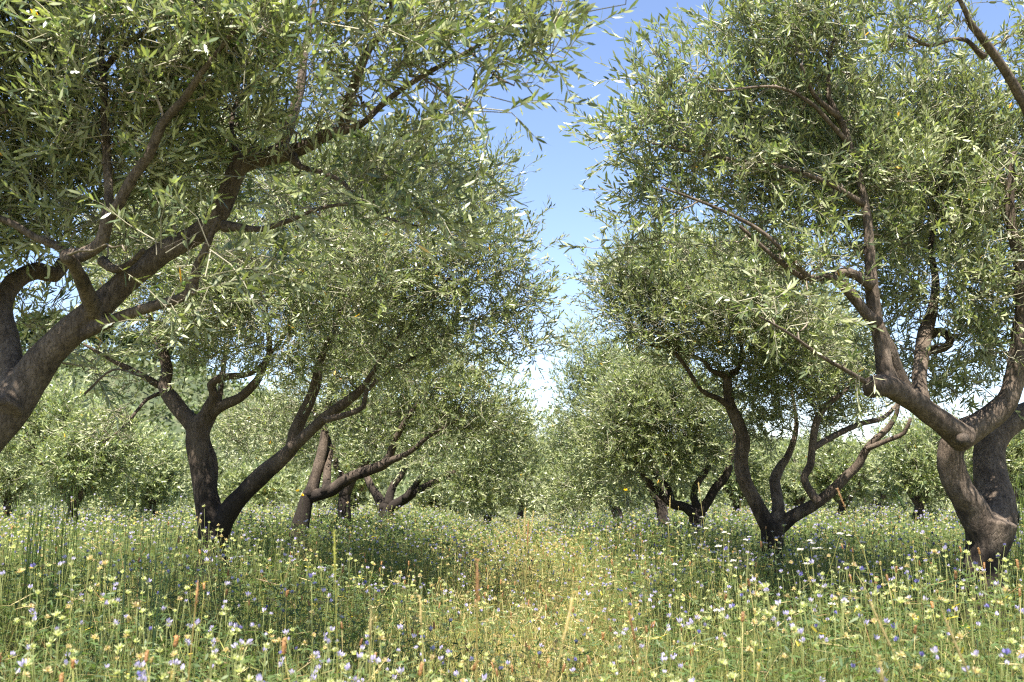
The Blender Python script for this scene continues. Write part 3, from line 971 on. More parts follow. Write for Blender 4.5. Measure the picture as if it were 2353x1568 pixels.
FAR_LAB = 'distant olive tree on the far side of the meadow, small and pale behind the rows'
protos = []
for i, (x, yt, Y, hf) in enumerate([(480, 1040, 40.0, 62), (1000, 1045, 40.0, 60), (1560, 1040, 42.0, 62)]):
    o = far_olive(FAR_LAB, x, yt, Y, hf, 320 + i, n=70, ybot=1166, tone=1.15)
    o['group'] = 'distant olive trees beyond the rows'
    protos.append(o)
rr_ = np.random.default_rng(5)
for i, (x, Y) in enumerate([(-22, 38), (-18.5, 44), (-15.5, 39), (-8.5, 45), (-6, 38), (1.5, 46), (4.5, 39), (10.5, 45), (13.5, 38), (16.5, 44), (19.5, 39), (23, 43), (-25, 46), (-11.5, 50), (7, 50), (-3, 41), (-13, 33), (-20, 30), (9, 33), (16, 30), (21, 33), (2, 39), (-1.5, 36.5), (25, 36)]):
    copy_tree(protos[i % 3], (x, Y, 0), rr_.uniform(0, 6.28), rr_.uniform(0.85, 1.2), FAR_LAB)

# ------------------------------------------------------------------ pines and scrub on the hill
def pine(label, x, y, h, seed):
    r = np.random.default_rng(seed)
    z = float(hill_h(x, y))
    root = empty('pine_tree', (x, y, z))
    tag(root, label, 'pine tree', 'pine trees on the hill')
    mb = MB()
    pts = catmull(np.array([(x, y, z - 0.5), (x + r.uniform(-.3, .3), y, z + h * 0.4), (x + r.uniform(-.5, .5), y, z + h * 0.9)]), 0.6)
    tube(mb, pts, np.linspace(0.3, 0.1, len(pts)), 7, (0.14, 0.1, 0.07))
    mb.build('trunk', M_TWIG, root, True)
    n = 2600
    k = 16
    bc = np.stack([r.normal(size=k) * h * 0.2, r.normal(size=k) * h * 0.2, h * r.uniform(0.32, 0.92, k)], 1)
    bc[:, :2] *= (1.25 - bc[:, 2:3] / h)
    bi = r.integers(0, k, n)
    d = rnd_dir(n, r)
    P = bc[bi] + d * h * 0.14 * r.uniform(0.5, 1, (n, 1)) * np.array((1.2, 1.2, 0.75)) + np.array((x, y, z))
    D = norm(d + r.normal(size=(n, 3)) * 0.6 + np.array((0, 0, 0.5)))
    mb = MB()
    col = np.array((0.055, 0.078, 0.022)) * r.uniform(0.7, 1.4, (n, 1)) * r.uniform(0.75, 1.25, (k, 1))[bi]
    leaves(mb, P, D, rnd_dir(n, r), r.uniform(0.5, 0.9, n), r.uniform(0.3, 0.5, n), col, np.zeros(n), False)
    mb.build('crown', M_PINE, root)


for i, (px, Y, h, lab) in enumerate([
        (352, 165, 8.5, 'rounded pine tree on the hill just left of the forked trunks'),
        (120, 150, 8.0, 'tall pine tree on the hill above the bright bushy olive'),
        (60, 158, 7.0, 'dark pine tree on the hill behind the front trunk'),
        (215, 160, 7.0, 'pine tree on the hill between the tall pine and the rounded pine'),
        (290, 175, 6.0, 'small pine tree on the hill beside the rounded pine'),
        (430, 190, 7.0, 'pine tree on the hill directly behind the forked trunks'),
        (520, 220, 8.0, 'far pine tree seen through the fork of the dark trunks'),
        (1205, 250, 7.0, 'distant pine tree at the foot of the sky gap')]):
    pine(lab, (px - PW / 2) / FPX * Y, Y, h, 400 + i)


def hill_wood():
    r = np.random.default_rng(77)
    n = 4200
    x = r.uniform(-190, 120, n)
    y = r.uniform(112, 260, n)
    z = hill_h(x, y)
    ok = z > 0.3
    x, y, z = x[ok], y[ok], z[ok]
    n = len(x)
    k = 30
    R0 = r.uniform(1.3, 2.6, n)
    ci = np.repeat(np.arange(n), k)
    d = rnd_dir(n * k, r)
    d[:, 2] = np.abs(d[:, 2])
    P = np.stack([x, y, z], 1)[ci] + d * R0[ci][:, None] * r.uniform(0.7, 1.05, (n * k, 1)) * np.array((1, 1, 0.9))
    D = norm(d + r.normal(size=(n * k, 3)) * 0.7)
    base = np.where(r.uniform(size=(n, 1)) < 0.45, np.array((0.06, 0.085, 0.025)), np.array((0.10, 0.115, 0.05))) * r.uniform(0.75, 1.3, (n, 1))
    mb = MB()
    leaves(mb, P, D, norm(d + 0.6 * rnd_dir(n * k, r)), r.uniform(0.5, 1.0, n * k), r.uniform(0.35, 0.7, n * k), base[ci] * r.uniform(0.8, 1.25, (n * k, 1)), np.zeros(n * k), False)
    o = mb.build('hillside_wood', M_PINE)
    tag(o, 'dense evergreen wood and scrub covering the hill behind the grove', 'wood', kind='stuff')


hill_wood()


def far_scrub():
    r = np.random.default_rng(78)
    n = 900
    y = r.uniform(37, 75, n)
    x = r.uniform(-0.62, 0.62, n) * y
    R0 = r.uniform(0.7, 1.5, n)
    k = 60
    ci = np.repeat(np.arange(n), k)
    d = rnd_dir(n * k, r)
    d[:, 2] = np.abs(d[:, 2])
    P = np.stack([x, y, 0 * x], 1)[ci] + d * R0[ci][:, None] * r.uniform(0.6, 1.08, (n * k, 1)) * np.array((1.15, 1.15, 1.0))
    D = norm(d + r.normal(size=(n * k, 3)) * 0.8)
    c = lerp(np.array((0.075, 0.10, 0.035)), np.array((0.15, 0.165, 0.075)), r.uniform(size=(n, 1)))
    mb = MB()
    leaves(mb, P, D, norm(d + 0.7 * rnd_dir(n * k, r)), r.uniform(0.16, 0.32, n * k), r.uniform(0.07, 0.14, n * k), c[ci] * r.uniform(0.75, 1.3, (n * k, 1)), np.zeros(n * k), False)
    tag(mb.build('distant_scrub', M_PINE), 'mass of low pale green bushes closing the far side of the meadow', 'scrub', kind='stuff')


def lerp(a, b, t):
    return a * (1 - t) + b * t


far_scrub()

# ------------------------------------------------------------------ the meadow
mr = np.random.default_rng(2024)


def half_w(Y):
    return 0.56 * Y + 0.35


def scatter(n, y0, y1, power, r=mr):
    """ground positions in the seen wedge, density falling with distance: count per metre ~ Y**power"""
    u = r.uniform(size=n)
    p = power + 1
    Y = (y0 ** p + u * (y1 ** p - y0 ** p)) ** (1 / p)
    X = r.uniform(-1, 1, n) * half_w(Y)
    return X, Y


def path_dry(X, Y):
    """1 on the drier mown strip up the middle, 0 under the trees"""
    c = 0.12 + 0.05 * np.sin(Y * 0.9)
    return np.exp(-((X - c) / (0.42 + 0.055 * Y)) ** 2)


def patch(X, Y, s=1.0):
    return 0.5 + 0.25 * np.sin(X * 2.1 * s + 1.3 * np.sin(Y * 1.1 * s)) + 0.25 * np.sin(Y * 2.7 * s + 1.7 * np.sin(X * 1.4 * s + 2))


def sward(X, Y):
    """height the plants reach here"""
    h = 0.70 - 0.20 * path_dry(X, Y) + 0.16 * (patch(X, Y, 0.8) - 0.5) + 0.08 * (patch(X + 3, Y, 2.3) - 0.5) + 0.08 * np.clip((np.abs(X) - 1.2) / 1.0, 0, 1)
    h = h - 0.06 * np.clip((3.2 - Y) / 1.5, 0, 1) + 0.05 * np.exp(-((X + 2.4) / 0.9) ** 2) * (Y > 5)
    return h - 0.10 * np.clip((Y - 12) / 10, 0, 1)


def lerp(a, b, t):
    return a * (1 - t) + b * t


G_GREEN = np.array((0.175, 0.19, 0.058))
G_DARK = np.array((0.05, 0.085, 0.028))
G_YEL = np.array((0.33, 0.32, 0.08))
G_STRAW = np.array((0.55, 0.44, 0.2))
G_RUST = np.array((0.36, 0.2, 0.09))


def ribbons(mb, B, H, lean, az, wid, col, curve):
    """grass blades: 4 stations"""
    n = len(B)
    t = np.array([0, 0.38, 0.72, 1.0])
    dh = np.stack([np.cos(az), np.sin(az)], 1)
    fa = mr.uniform(0, math.pi, n)
    sv = np.stack([np.cos(fa), np.sin(fa), np.zeros(n)], 1)
    st = []
    for i, tt in enumerate(t):
        off = (lean * tt + curve * tt * tt)[:, None] * dh
        z = H * tt * (1 - 0.35 * np.clip(curve / np.maximum(H, .05), 0, 1.5) * tt)
        c = B + np.concatenate([off, z[:, None]], 1)
        w = wid * (1.0, 0.85, 0.55, 0.0)[i] * 0.5
        if i < 3:
            st += [c - sv * w[:, None], c + sv * w[:, None]]
        else:
            st += [c]
    V = np.stack(st, 1).reshape(-1, 3)
    o = (np.arange(n) * 7)[:, None]
    F4 = np.concatenate([o + np.array([[0, 1, 3, 2]]), o + np.array([[2, 3, 5, 4]])])
    F3 = o + np.array([[4, 5, 6]])
    mb.add(V, [F4, F3], np.concatenate([col, col, col]))


def make_grass():
    mb = MB()
    # upright blades and thin stalks
    n = 120000
    X, Y = scatter(n, 1.2, 34, 0.12)
    dry = path_dry(X, Y)
    kp = mr.uniform(size=n) < 0.6 + 0.4 * dry
    X, Y, dry = X[kp], Y[kp], dry[kp]
    n = len(X)
    h = sward(X, Y) * mr.uniform(0.45, 1.05, n)
    lng = mr.uniform(size=n) < 0.03
    h[lng] *= mr.uniform(1.05, 1.3, lng.sum())
    t = np.clip(0.22 + 0.6 * dry + 0.25 * (patch(X, Y, 1.7) - 0.5) + mr.normal(size=n) * 0.22, 0, 1)
    k = mr.uniform(size=n)
    col = lerp(G_GREEN, G_YEL, np.clip(t * 1.6, 0, 1)[:, None])
    col = np.where((k < 0.25 + 0.45 * dry)[:, None] & (t > 0.3)[:, None], G_STRAW * 0.9, col)
    col = np.where((k > 0.95)[:, None], G_RUST, col)
    col = np.where((k > 0.72)[:, None] & (dry < 0.4)[:, None] & (k < 0.95)[:, None], G_DARK, col)
    col = col * mr.uniform(0.7, 1.3, (n, 1))
    wid = mr.uniform(0.0018, 0.0042, n) * np.clip(Y / 4.5, 0.8, 3.0)
    ribbons(mb, np.stack([X, Y, ground_z(X, Y)], 1), h, mr.normal(size=n) * 0.2, mr.uniform(0, 6.28, n), wid, col, np.abs(mr.normal(size=n)) * 0.10)
    # fallen straw and bent stalks lying at all angles in the sward
    n = 24000
    X, Y = scatter(n, 1.2, 16, 0.0)
    kp = mr.uniform(size=n) < 0.35 + 0.65 * path_dry(X, Y)
    X, Y = X[kp], Y[kp]
    n = len(X)
    z = sward(X, Y) * mr.uniform(0.15, 0.92, n)
    k = mr.uniform(size=(n, 1))
    col = np.where(k < 0.55, G_STRAW, np.where(k < 0.8, G_YEL, G_RUST)) * mr.uniform(0.6, 1.15, (n, 1))
    d = mr.normal(size=(n, 3)) * np.array((1, 1, 0.45))
    d = norm(d)
    leaves(mb, np.stack([X, Y, z], 1), d, rnd_dir(n, mr), mr.uniform(0.05, 0.17, n), mr.uniform(0.0016, 0.0035, n) * np.clip(Y / 4, 0.8, 3), col, mr.uniform(-0.1, 0.2, n), True)
    o = mb.build('meadow_grass', M_MEADOW)
    tag(o, 'mixed green and straw-coloured grass covering the floor of the grove', 'grass', kind='stuff')


make_grass()


def make_herbage():
    """narrow dark leaflets of the clover-like plants filling the sward"""
    mb = MB()
    n = 125000
    X, Y = scatter(n, 1.2, 30, 0.15)
    dry = path_dry(X, Y)
    keep = mr.uniform(size=n) > dry * 0.6
    X, Y, dry = X[keep], Y[keep], dry[keep]
    n = len(X)
    z = sward(X, Y) * mr.uniform(0.12, 0.93, n) ** 0.85
    k3 = np.repeat(np.arange(n), 3)
    az = mr.uniform(0, 6.28, n)[k3] + np.tile((0, 2.0, 4.1), n) + mr.normal(size=3 * n) * 0.3
    el = mr.normal(size=3 * n) * 0.45 + 0.25
    D = np.stack([np.cos(az) * np.cos(el), np.sin(az) * np.cos(el), np.sin(el)], 1)
    N = norm(np.array((0, 0, 1.0)) + 0.5 * mr.normal(size=(3 * n, 3)))
    P = np.stack([X, Y, z], 1)[k3]
    u = mr.uniform(size=(n, 1))
    col = lerp(np.array((0.045, 0.08, 0.028)), np.array((0.12, 0.16, 0.045)), u) * mr.uniform(0.75, 1.25, (n, 1))
    yl = mr.uniform(size=n) < 0.008
    col[yl] = np.array((0.5, 0.4, 0.05))
    sc = np.clip(Y / 7, 1, 2.4)[k3]
    leaves(mb, P, D, N, mr.uniform(0.024, 0.048, 3 * n) * sc, mr.uniform(0.005, 0.010, 3 * n) * sc, col[k3], mr.uniform(0, 0.25, 3 * n), True)
    o = mb.build('meadow_herbage', M_MEADOW)
    tag(o, 'dense dark green three-part leaves of wild clover between the grasses', 'ground cover', kind='stuff')


make_herbage()

# flower templates: body with its stem foot at the origin and the head at (0,0,1)*height, heads at the origin
C_CALYX = np.array((0.37, 0.38, 0.15))
C_LILAC = np.array((0.50, 0.44, 0.74))
C_VIOLET = np.array((0.17, 0.15, 0.42))
C_PALE = np.array((0.62, 0.62, 0.36))
C_DRY = np.array((0.50, 0.38, 0.23))
C_WHITE = np.array((0.74, 0.68, 0.80))


def spikes(mb, r, n, lo, hi, ln, wd, col, up=(0, 0, 1.0)):
    az = np.arange(n) * 2.39996 + r.uniform(0, 6)
    el = R(90) - np.radians(r.uniform(lo, hi, n))
    D = np.stack([np.cos(az) * np.cos(el), np.sin(az) * np.cos(el), np.sin(el)], 1)
    N = norm(np.array(up) - D * D[:, 2:3] + 0.3 * r.normal(size=(n, 3)))
    c = np.asarray(col) * r.uniform(0.8, 1.2, (n, 1))
    leaves(mb, D * 0.001, D, N, ln * r.uniform(0.8, 1.15, n), wd * r.uniform(0.8, 1.2, n), c, r.uniform(-0.25, 0.1, n), True)


def head_mb(kind, r):
    mb = MB()
    if kind == 'bloom':
        spikes(mb, r, 15, 18, 80, 0.013, 0.0042, C_CALYX)
        spikes(mb, r, 12, 3, 42, 0.0215, 0.0056, C_LILAC)
        spikes(mb, r, 3, 5, 40, 0.019, 0.0045, C_WHITE)
    elif kind == 'violet':
        spikes(mb, r, 16, 25, 105, 0.013, 0.004, C_CALYX * np.array((0.45, 0.55, 0.6)))
        spikes(mb, r, 13, 3, 42, 0.019, 0.0055, C_VIOLET)
    elif kind == 'seed':
        spikes(mb, r, 20, 4, 72, 0.0175, 0.0042, lerp(C_CALYX, C_PALE, 0.45))
        spikes(mb, r, 5, 10, 60, 0.017, 0.004, C_PALE)
    elif kind == 'dry':
        spikes(mb, r, 18, 10, 105, 0.015, 0.0048, C_DRY)
        spikes(mb, r, 7, 5, 60, 0.015, 0.004, C_PALE * np.array((1, 0.85, 0.7)))
    elif kind == 'scabious':
        spikes(mb, r, 16, 62, 92, 0.017, 0.008, C_WHITE)
        spikes(mb, r, 14, 5, 55, 0.009, 0.005, C_WHITE * 0.95)
        spikes(mb, r, 8, 95, 125, 0.010, 0.004, G_GREEN)
    return mb


def body_mb(r, tint=1.0):
    """stem one metre tall with long-stalked three-part leaves; scaled by the height of each plant"""
    mb = MB()
    b = r.uniform(-0.10, 0.10, 2)
    pts = catmull(np.array([(b[0] * 1.6, b[1] * 1.6, 0), (b[0] * 1.1, b[1] * 1.1, 0.3), (b[0] * 0.35, b[1] * 0.35, 0.7), (0, 0, 1.0)]), 0.14)
    tube(mb, pts, np.linspace(0.0022, 0.0011, len(pts)), 4, G_GREEN * 1.15 * tint)
    m = 5
    tt = np.sort(r.uniform(0.3, 0.86, m))
    idx = np.clip((tt * (len(pts) - 1)).astype(int), 0, len(pts) - 2)
    p0 = pts[idx]
    az = r.uniform(0, 6.28, m)
    ends = p0 + np.stack([np.cos(az) * 0.045, np.sin(az) * 0.045, np.full(m, 0.03)], 1)
    twig_tubes(mb, np.stack([p0, (p0 + ends) / 2 + np.array((0, 0, 0.004)), ends], 1), np.full((m, 3), 0.0008), G_GREEN * tint)
    k3 = np.repeat(np.arange(m), 3)
    a3 = az[k3] + np.tile((-0.95, 0, 0.95), m)
    el = r.normal(size=3 * m) * 0.3 + 0.25
    D = np.stack([np.cos(a3) * np.cos(el), np.sin(a3) * np.cos(el), np.sin(el)], 1)
    leaves(mb, ends[k3], D, norm(np.array((0, 0, 1.0)) + 0.35 * r.normal(size=(3 * m, 3))), r.uniform(0.03, 0.05, 3 * m), r.uniform(0.007, 0.012, 3 * m),
           np.array((0.09, 0.145, 0.045)) * tint * r.uniform(0.75, 1.25, (3 * m, 1)), r.uniform(0, 0.25, 3 * m), True)
    return mb


def cone_head_mb(r, ln=0.03, rad=0.0042, col=G_RUST):
    """short furry brown cylinder of a seed spike"""
    mb = MB()
    z = np.linspace(0, 1, 9)
    pts = np.stack([0.15 * ln * z ** 2, 0 * z, z * ln], 1)
    tube(mb, pts, rad * np.sqrt(np.clip(1 - (2 * z - 1) ** 6, 0.06, 1)), 7, col, rough=0.1, r=r)
    n = 46
    u = r.uniform(0.02, 0.98, n)
    a = r.uniform(0, 6.28, n)
    d = np.stack([np.cos(a), np.sin(a), np.full(n, 0.9)], 1)
    P = np.stack([np.cos(a) * rad * 0.8 + 0.15 * ln * u ** 2, np.sin(a) * rad * 0.8, u * ln], 1)
    leaves(mb, P, norm(d), norm(d * np.array((1, 1, -1))), np.full(n, rad * 1.0), np.full(n, rad * 0.7), col * r.uniform(0.7, 1.5, (n, 1)), np.zeros(n), False)
    return mb


def stalk_mb(r, col, bend=0.12, rad=0.0013):
    mb = MB()
    b = r.uniform(-bend, bend, 2)
    pts = catmull(np.array([(b[0] * 1.4, b[1] * 1.4, 0), (b[0], b[1], 0.35), (b[0] * 0.3, b[1] * 0.3, 0.75), (0, 0, 1.0)]), 0.12)
    tube(mb, pts, np.linspace(rad * 1.3, rad * 0.7, len(pts)), 4, col)
    az = r.uniform(0, 6.28, 2)
    el = r.uniform(0.6, 1.1, 2)
    D = np.stack([np.cos(az) * np.cos(el), np.sin(az) * np.cos(el), np.sin(el)], 1)
    leaves(mb, pts[[2, 3]], D, rnd_dir(2, r), r.uniform(0.12, 0.2, 2), np.full(2, 0.004), np.tile(col, (2, 1)), r.uniform(0.05, 0.3, 2), True)
    return mb


def arrays(mb):
    """one template's vertices, faces grouped by size, and face colours in that order"""
    v = np.concatenate(mb.v)
    lv = np.concatenate(mb.lv)
    ls = np.concatenate(mb.ls)
    c = np.concatenate(mb.c)
    st = np.concatenate([[0], np.cumsum(ls)[:-1]])
    F, Cc = [], []
    for k in (3, 4):
        i = np.where(ls == k)[0]
        F.append(lv[st[i][:, None] + np.arange(k)[None]])
        Cc.append(c[i])
    return v, F, np.concatenate(Cc)


def stamp(mb, tpl, loc, rot, sc, tint):
    """many copies of one template into one mesh; rot = (n,3,3), sc = (n,3)"""
    v, F, c = tpl
    n = len(loc)
    V = np.einsum('nij,nvj->nvi', rot, v[None] * sc[:, None, :]) + loc[:, None]
    o = (np.arange(n) * len(v))[:, None, None]
    faces = [(f[None] + o).reshape(-1, f.shape[1]) for f in F]
    n3, n4 = len(F[0]), len(F[1])
    C = (c[None] * tint[:, None, None]).astype(np.float32)
    mb.add(V.reshape(-1, 3), faces, np.concatenate([C[:, :n3].reshape(-1, 3), C[:, n3:].reshape(-1, 3)]))


def rot_zt(az, tilt, taz):
    """turn about z by az, then lean by tilt towards taz"""
    n = len(az)
    c, s = np.cos(az), np.sin(az)
    Z = np.zeros((n, 3, 3))
    Z[:, 0, 0], Z[:, 0, 1], Z[:, 1, 0], Z[:, 1, 1], Z[:, 2, 2] = c, -s, s, c, 1
    ux, uy = -np.sin(taz), np.cos(taz)
    ct, st = np.cos(tilt), np.sin(tilt)
    K = np.zeros((n, 3, 3))
    K[:, 0, 0] = ct + ux * ux * (1 - ct)
    K[:, 0, 1] = K[:, 1, 0] = ux * uy * (1 - ct)
    K[:, 1, 1] = ct + uy * uy * (1 - ct)
    K[:, 0, 2], K[:, 2, 0] = uy * st, -uy * st
    K[:, 1, 2], K[:, 2, 1] = -ux * st, ux * st
    K[:, 2, 2] = ct
    return K @ Z


from mathutils import Matrix

BODIES = [body_mb(mr) for _ in range(6)]
HEADS = {k: [head_mb(k, mr) for _ in range(3)] for k in ('bloom', 'violet', 'seed', 'dry', 'scabious')}
body_me = [b.mesh('pea_flower', M_MEADOW) for b in BODIES]
head_me = {k: [h.mesh('flower_head', M_MEADOW) for h in v] for k, v in HEADS.items()}
KIND_WORDS = {'bloom': 'lilac and white flower', 'violet': 'deep violet flower', 'seed': 'pale yellow-green spiky seed head', 'dry': 'dry straw-brown seed head',
              'scabious': 'flat pinkish-white flower'}
KINDS = ['bloom', 'violet', 'seed', 'dry']


def region_words(px, py, d):
    if d < 2.7:
        row = 'in the nearest growth at the foot of the picture'
    elif d < 3.8:
        row = 'in the front of the meadow'
    else:
        row = 'in the middle of the meadow'
    if px < 470:
        col = 'below the arching limbs'
    elif px < 930:
        col = 'in front of the forked dark trunks'
    elif px < 1400:
        col = 'on the dry straw path'
    elif px < 1850:
        col = 'in front of the three crooked limbs'
    else:
        col = 'in front of the twisted trunk'
    return f'{col}, {row}'


def short_region(px, py, d):
    row = 'nearest the viewer' if d < 2.7 else ('in the front meadow' if d < 3.8 else 'farther out')
    col = ('below the arching limbs' if px < 470 else 'before the forked trunks' if px < 930 else 'on the straw path' if px < 1400
           else 'before the crooked limbs' if px < 1850 else 'before the twisted trunk')
    return f'{col}, {row}'


def make_flowers():
    n = 18000
    X, Y = scatter(n, 1.45, 30, 0.15)
    dry = path_dry(X, Y)
    H = sward(X, Y) * (0.80 + 0.27 * mr.uniform(size=n)) + 0.015
    tall = mr.uniform(size=n) < 0.08
    H[tall] *= mr.uniform(1.05, 1.28, tall.sum())
    u = mr.uniform(size=n)
    pv = np.where(X > 0.6, 0.10, 0.03)
    pb = 0.14 + 0.36 * patch(X + 1.7, Y, 1.3)
    kind = np.where(u < pb, 0, np.where(u < pb + pv, 1, np.where(u < 0.84 - 0.14 * dry, 2, 3)))
    base = np.stack([X, Y, ground_z(X, Y)], 1)
    az = mr.uniform(0, 6.28, n)
    tilt = np.abs(mr.normal(size=n)) * 0.14
    taz = mr.uniform(0, 6.28, n)
    rot = rot_zt(az, tilt, taz)
    hs = mr.uniform(0.68, 1.15, n) * np.clip(Y / 9, 1, 1.5)
    top = base + np.einsum('nij,j->ni', rot, (0, 0, 1.0)) * H[:, None]
    ht = np.clip(tilt + np.abs(mr.normal(size=n)) * 0.25, 0, 1.0)
    hrot = rot_zt(az, ht, taz + mr.normal(size=n) * 0.6)
    tint = mr.uniform(0.8, 1.2, n)
    vb = mr.integers(0, len(BODIES), n)
    vh = mr.integers(0, 3, n)
    px, py, d = project(top)
    inn = (px > 6) & (px < PW - 6) & (py < PH - 6)
    order = np.where(inn)[0]
    big = order[np.argsort(d[order] / hs[order])][:290]
    single = np.zeros(n, bool)
    single[big] = True
    for i in big:
        o = bpy.data.objects.new('pea_flower', body_me[vb[i]])
        COL.objects.link(o)
        o.matrix_world = Matrix.Translation(base[i]) @ Matrix(rot[i]).to_4x4() @ Matrix.Diagonal((1, 1, H[i], 1))
        hd = bpy.data.objects.new('flower_head', head_me[KINDS[kind[i]]][vh[i]])
        COL.objects.link(hd)
        hd.parent = o
        hd.matrix_parent_inverse = o.matrix_world.inverted()
        hd.matrix_basis = Matrix.Translation(top[i]) @ Matrix(hrot[i]).to_4x4() @ Matrix.Diagonal((hs[i], hs[i], hs[i], 1))
        lab = f'{KIND_WORDS[KINDS[kind[i]]]} {short_region(px[i], py[i], d[i])}'
        tag(o, lab, 'wildflower', lab)
    rest = ~single
    mb = MB()
    for b in range(len(BODIES)):
        s = rest & (vb == b)
        stamp(mb, arrays(BODIES[b]), base[s], rot[s], np.stack([np.ones(s.sum()), np.ones(s.sum()), H[s]], 1), tint[s])
    for ki, kn in enumerate(KINDS):
        for v in range(3):
            s = rest & (vh == v) & (kind == ki)
            stamp(mb, arrays(HEADS[kn][v]), top[s], hrot[s], np.repeat(hs[s][:, None], 3, 1), tint[s])
    # extra side heads without a stem of their own in the stuff: they ride on the neighbours' stems
    o = mb.build('wildflowers', M_MEADOW)
    tag(o, 'countless lilac and pale yellow wildflowers filling the meadow back to the trees', 'wildflowers', kind='stuff')


make_flowers()


def single_plant(name, body, head, loc, H, hs, az, tilt, taz, label, cat, group, headname='seed_head'):
    rot = rot_zt(np.array([az]), np.array([tilt]), np.array([taz]))[0]
    o = bpy.data.objects.new(name, body)
    COL.objects.link(o)
    o.matrix_world = Matrix.Translation(loc) @ Matrix(rot).to_4x4() @ Matrix.Diagonal((1, 1, H, 1))
    top = np.asarray(loc) + rot @ np.array((0, 0, H))
    h = bpy.data.objects.new(headname, head)
    COL.objects.link(h)
    h.parent = o
    h.matrix_parent_inverse = o.matrix_world.inverted()
    h.matrix_basis = Matrix.Translation(top) @ Matrix(rot).to_4x4() @ Matrix.Diagonal((hs, hs, hs, 1))
    tag(o, label, cat, group)
    return o


def make_spikes():
    st = [stalk_mb(mr, lerp(G_YEL, G_STRAW, u), 0.12) for u in (0.1, 0.5, 0.9, 0.3)]
    hd = [cone_head_mb(mr, ln, 0.0042, c) for ln, c in ((0.024, G_RUST * 1.3), (0.032, G_RUST * 1.1), (0.028, G_RUST * 0.8), (0.02, G_STRAW * 0.8))]
    st_me = [m.mesh('brown_spike', M_MEADOW) for m in st]
    hd_me = [m.mesh('seed_head', M_MEADOW) for m in hd]
    n = 1500
    X, Y = scatter(n, 1.7, 16, 0.0)
    keep = mr.uniform(size=n) < 0.22 + 0.78 * path_dry(X, Y)
    X, Y = X[keep], Y[keep]
    n = len(X)
    H = sward(X, Y) * mr.uniform(0.88, 1.14, n)
    az, taz = mr.uniform(0, 6.28, n), mr.uniform(0, 6.28, n)
    tilt = np.abs(mr.normal(size=n)) * 0.18
    rot = rot_zt(az, tilt, taz)
    base = np.stack([X, Y, ground_z(X, Y)], 1)
    top = base + rot[:, :, 2] * H[:, None]
    px, py, d = project(top)
    inn = np.where((px > 5) & (px < PW - 5) & (py < PH - 5))[0]
    big = inn[np.argsort(d[inn])][:150]
    v = mr.integers(0, 4, n)
    hs = mr.uniform(0.8, 1.3, n)
    single = np.zeros(n, bool)
    for i in big:
        single[i] = True
        w = ('bright rust-brown', 'long rust-brown', 'dark brown', 'straw-coloured')[v[i]]
        lab = f'{w} cylindrical seed spike {short_region(px[i], py[i], d[i])}'
        single_plant('brown_spike', st_me[v[i]], hd_me[v[i]], base[i], H[i], hs[i], az[i], tilt[i], taz[i], lab, 'grass spike', lab)
    mb = MB()
    for k in range(4):
        s = ~single & (v == k)
        stamp(mb, arrays(st[k]), base[s], rot[s], np.stack([np.ones(s.sum()), np.ones(s.sum()), H[s]], 1), np.ones(s.sum()))
        stamp(mb, arrays(hd[k]), top[s], rot[s], np.repeat(hs[s][:, None], 3, 1), np.ones(s.sum()))
    tag(mb.build('seed_spikes', M_MEADOW), 'many small brown seed spikes scattered along the middle of the meadow', 'grass spikes', kind='stuff')


make_spikes()


def make_scabious():
    st = [stalk_mb(mr, G_YEL * 0.8, 0.2) for _ in range(3)]
    st_me = [m.mesh('scabious', M_MEADOW) for m in st]
    for i in range(46):
        Y = mr.uniform(4.2, 10.5)
        x = mr.uniform(1540, 2010)
        y = mr.uniform(1175, 1265)
        p = at(x, y, Y)
        if p[2] < 0.45 or p[2] > 0.98:
            p[2] = mr.uniform(0.62, 0.84)
        j = i % 3
        side = 'left of' if x < 1740 else 'right of'
        lab = f'flat pinkish-white scabious on a bare stalk {side} the low fork with three limbs'
        single_plant('scabious', st_me[j], head_me['scabious'][j], (p[0], Y, 0), p[2], mr.uniform(0.8, 1.15), mr.uniform(0, 6.28), abs(mr.normal()) * 0.1, mr.uniform(0, 6.28),
                     lab, 'wildflower', lab, 'flower_head')


make_scabious()


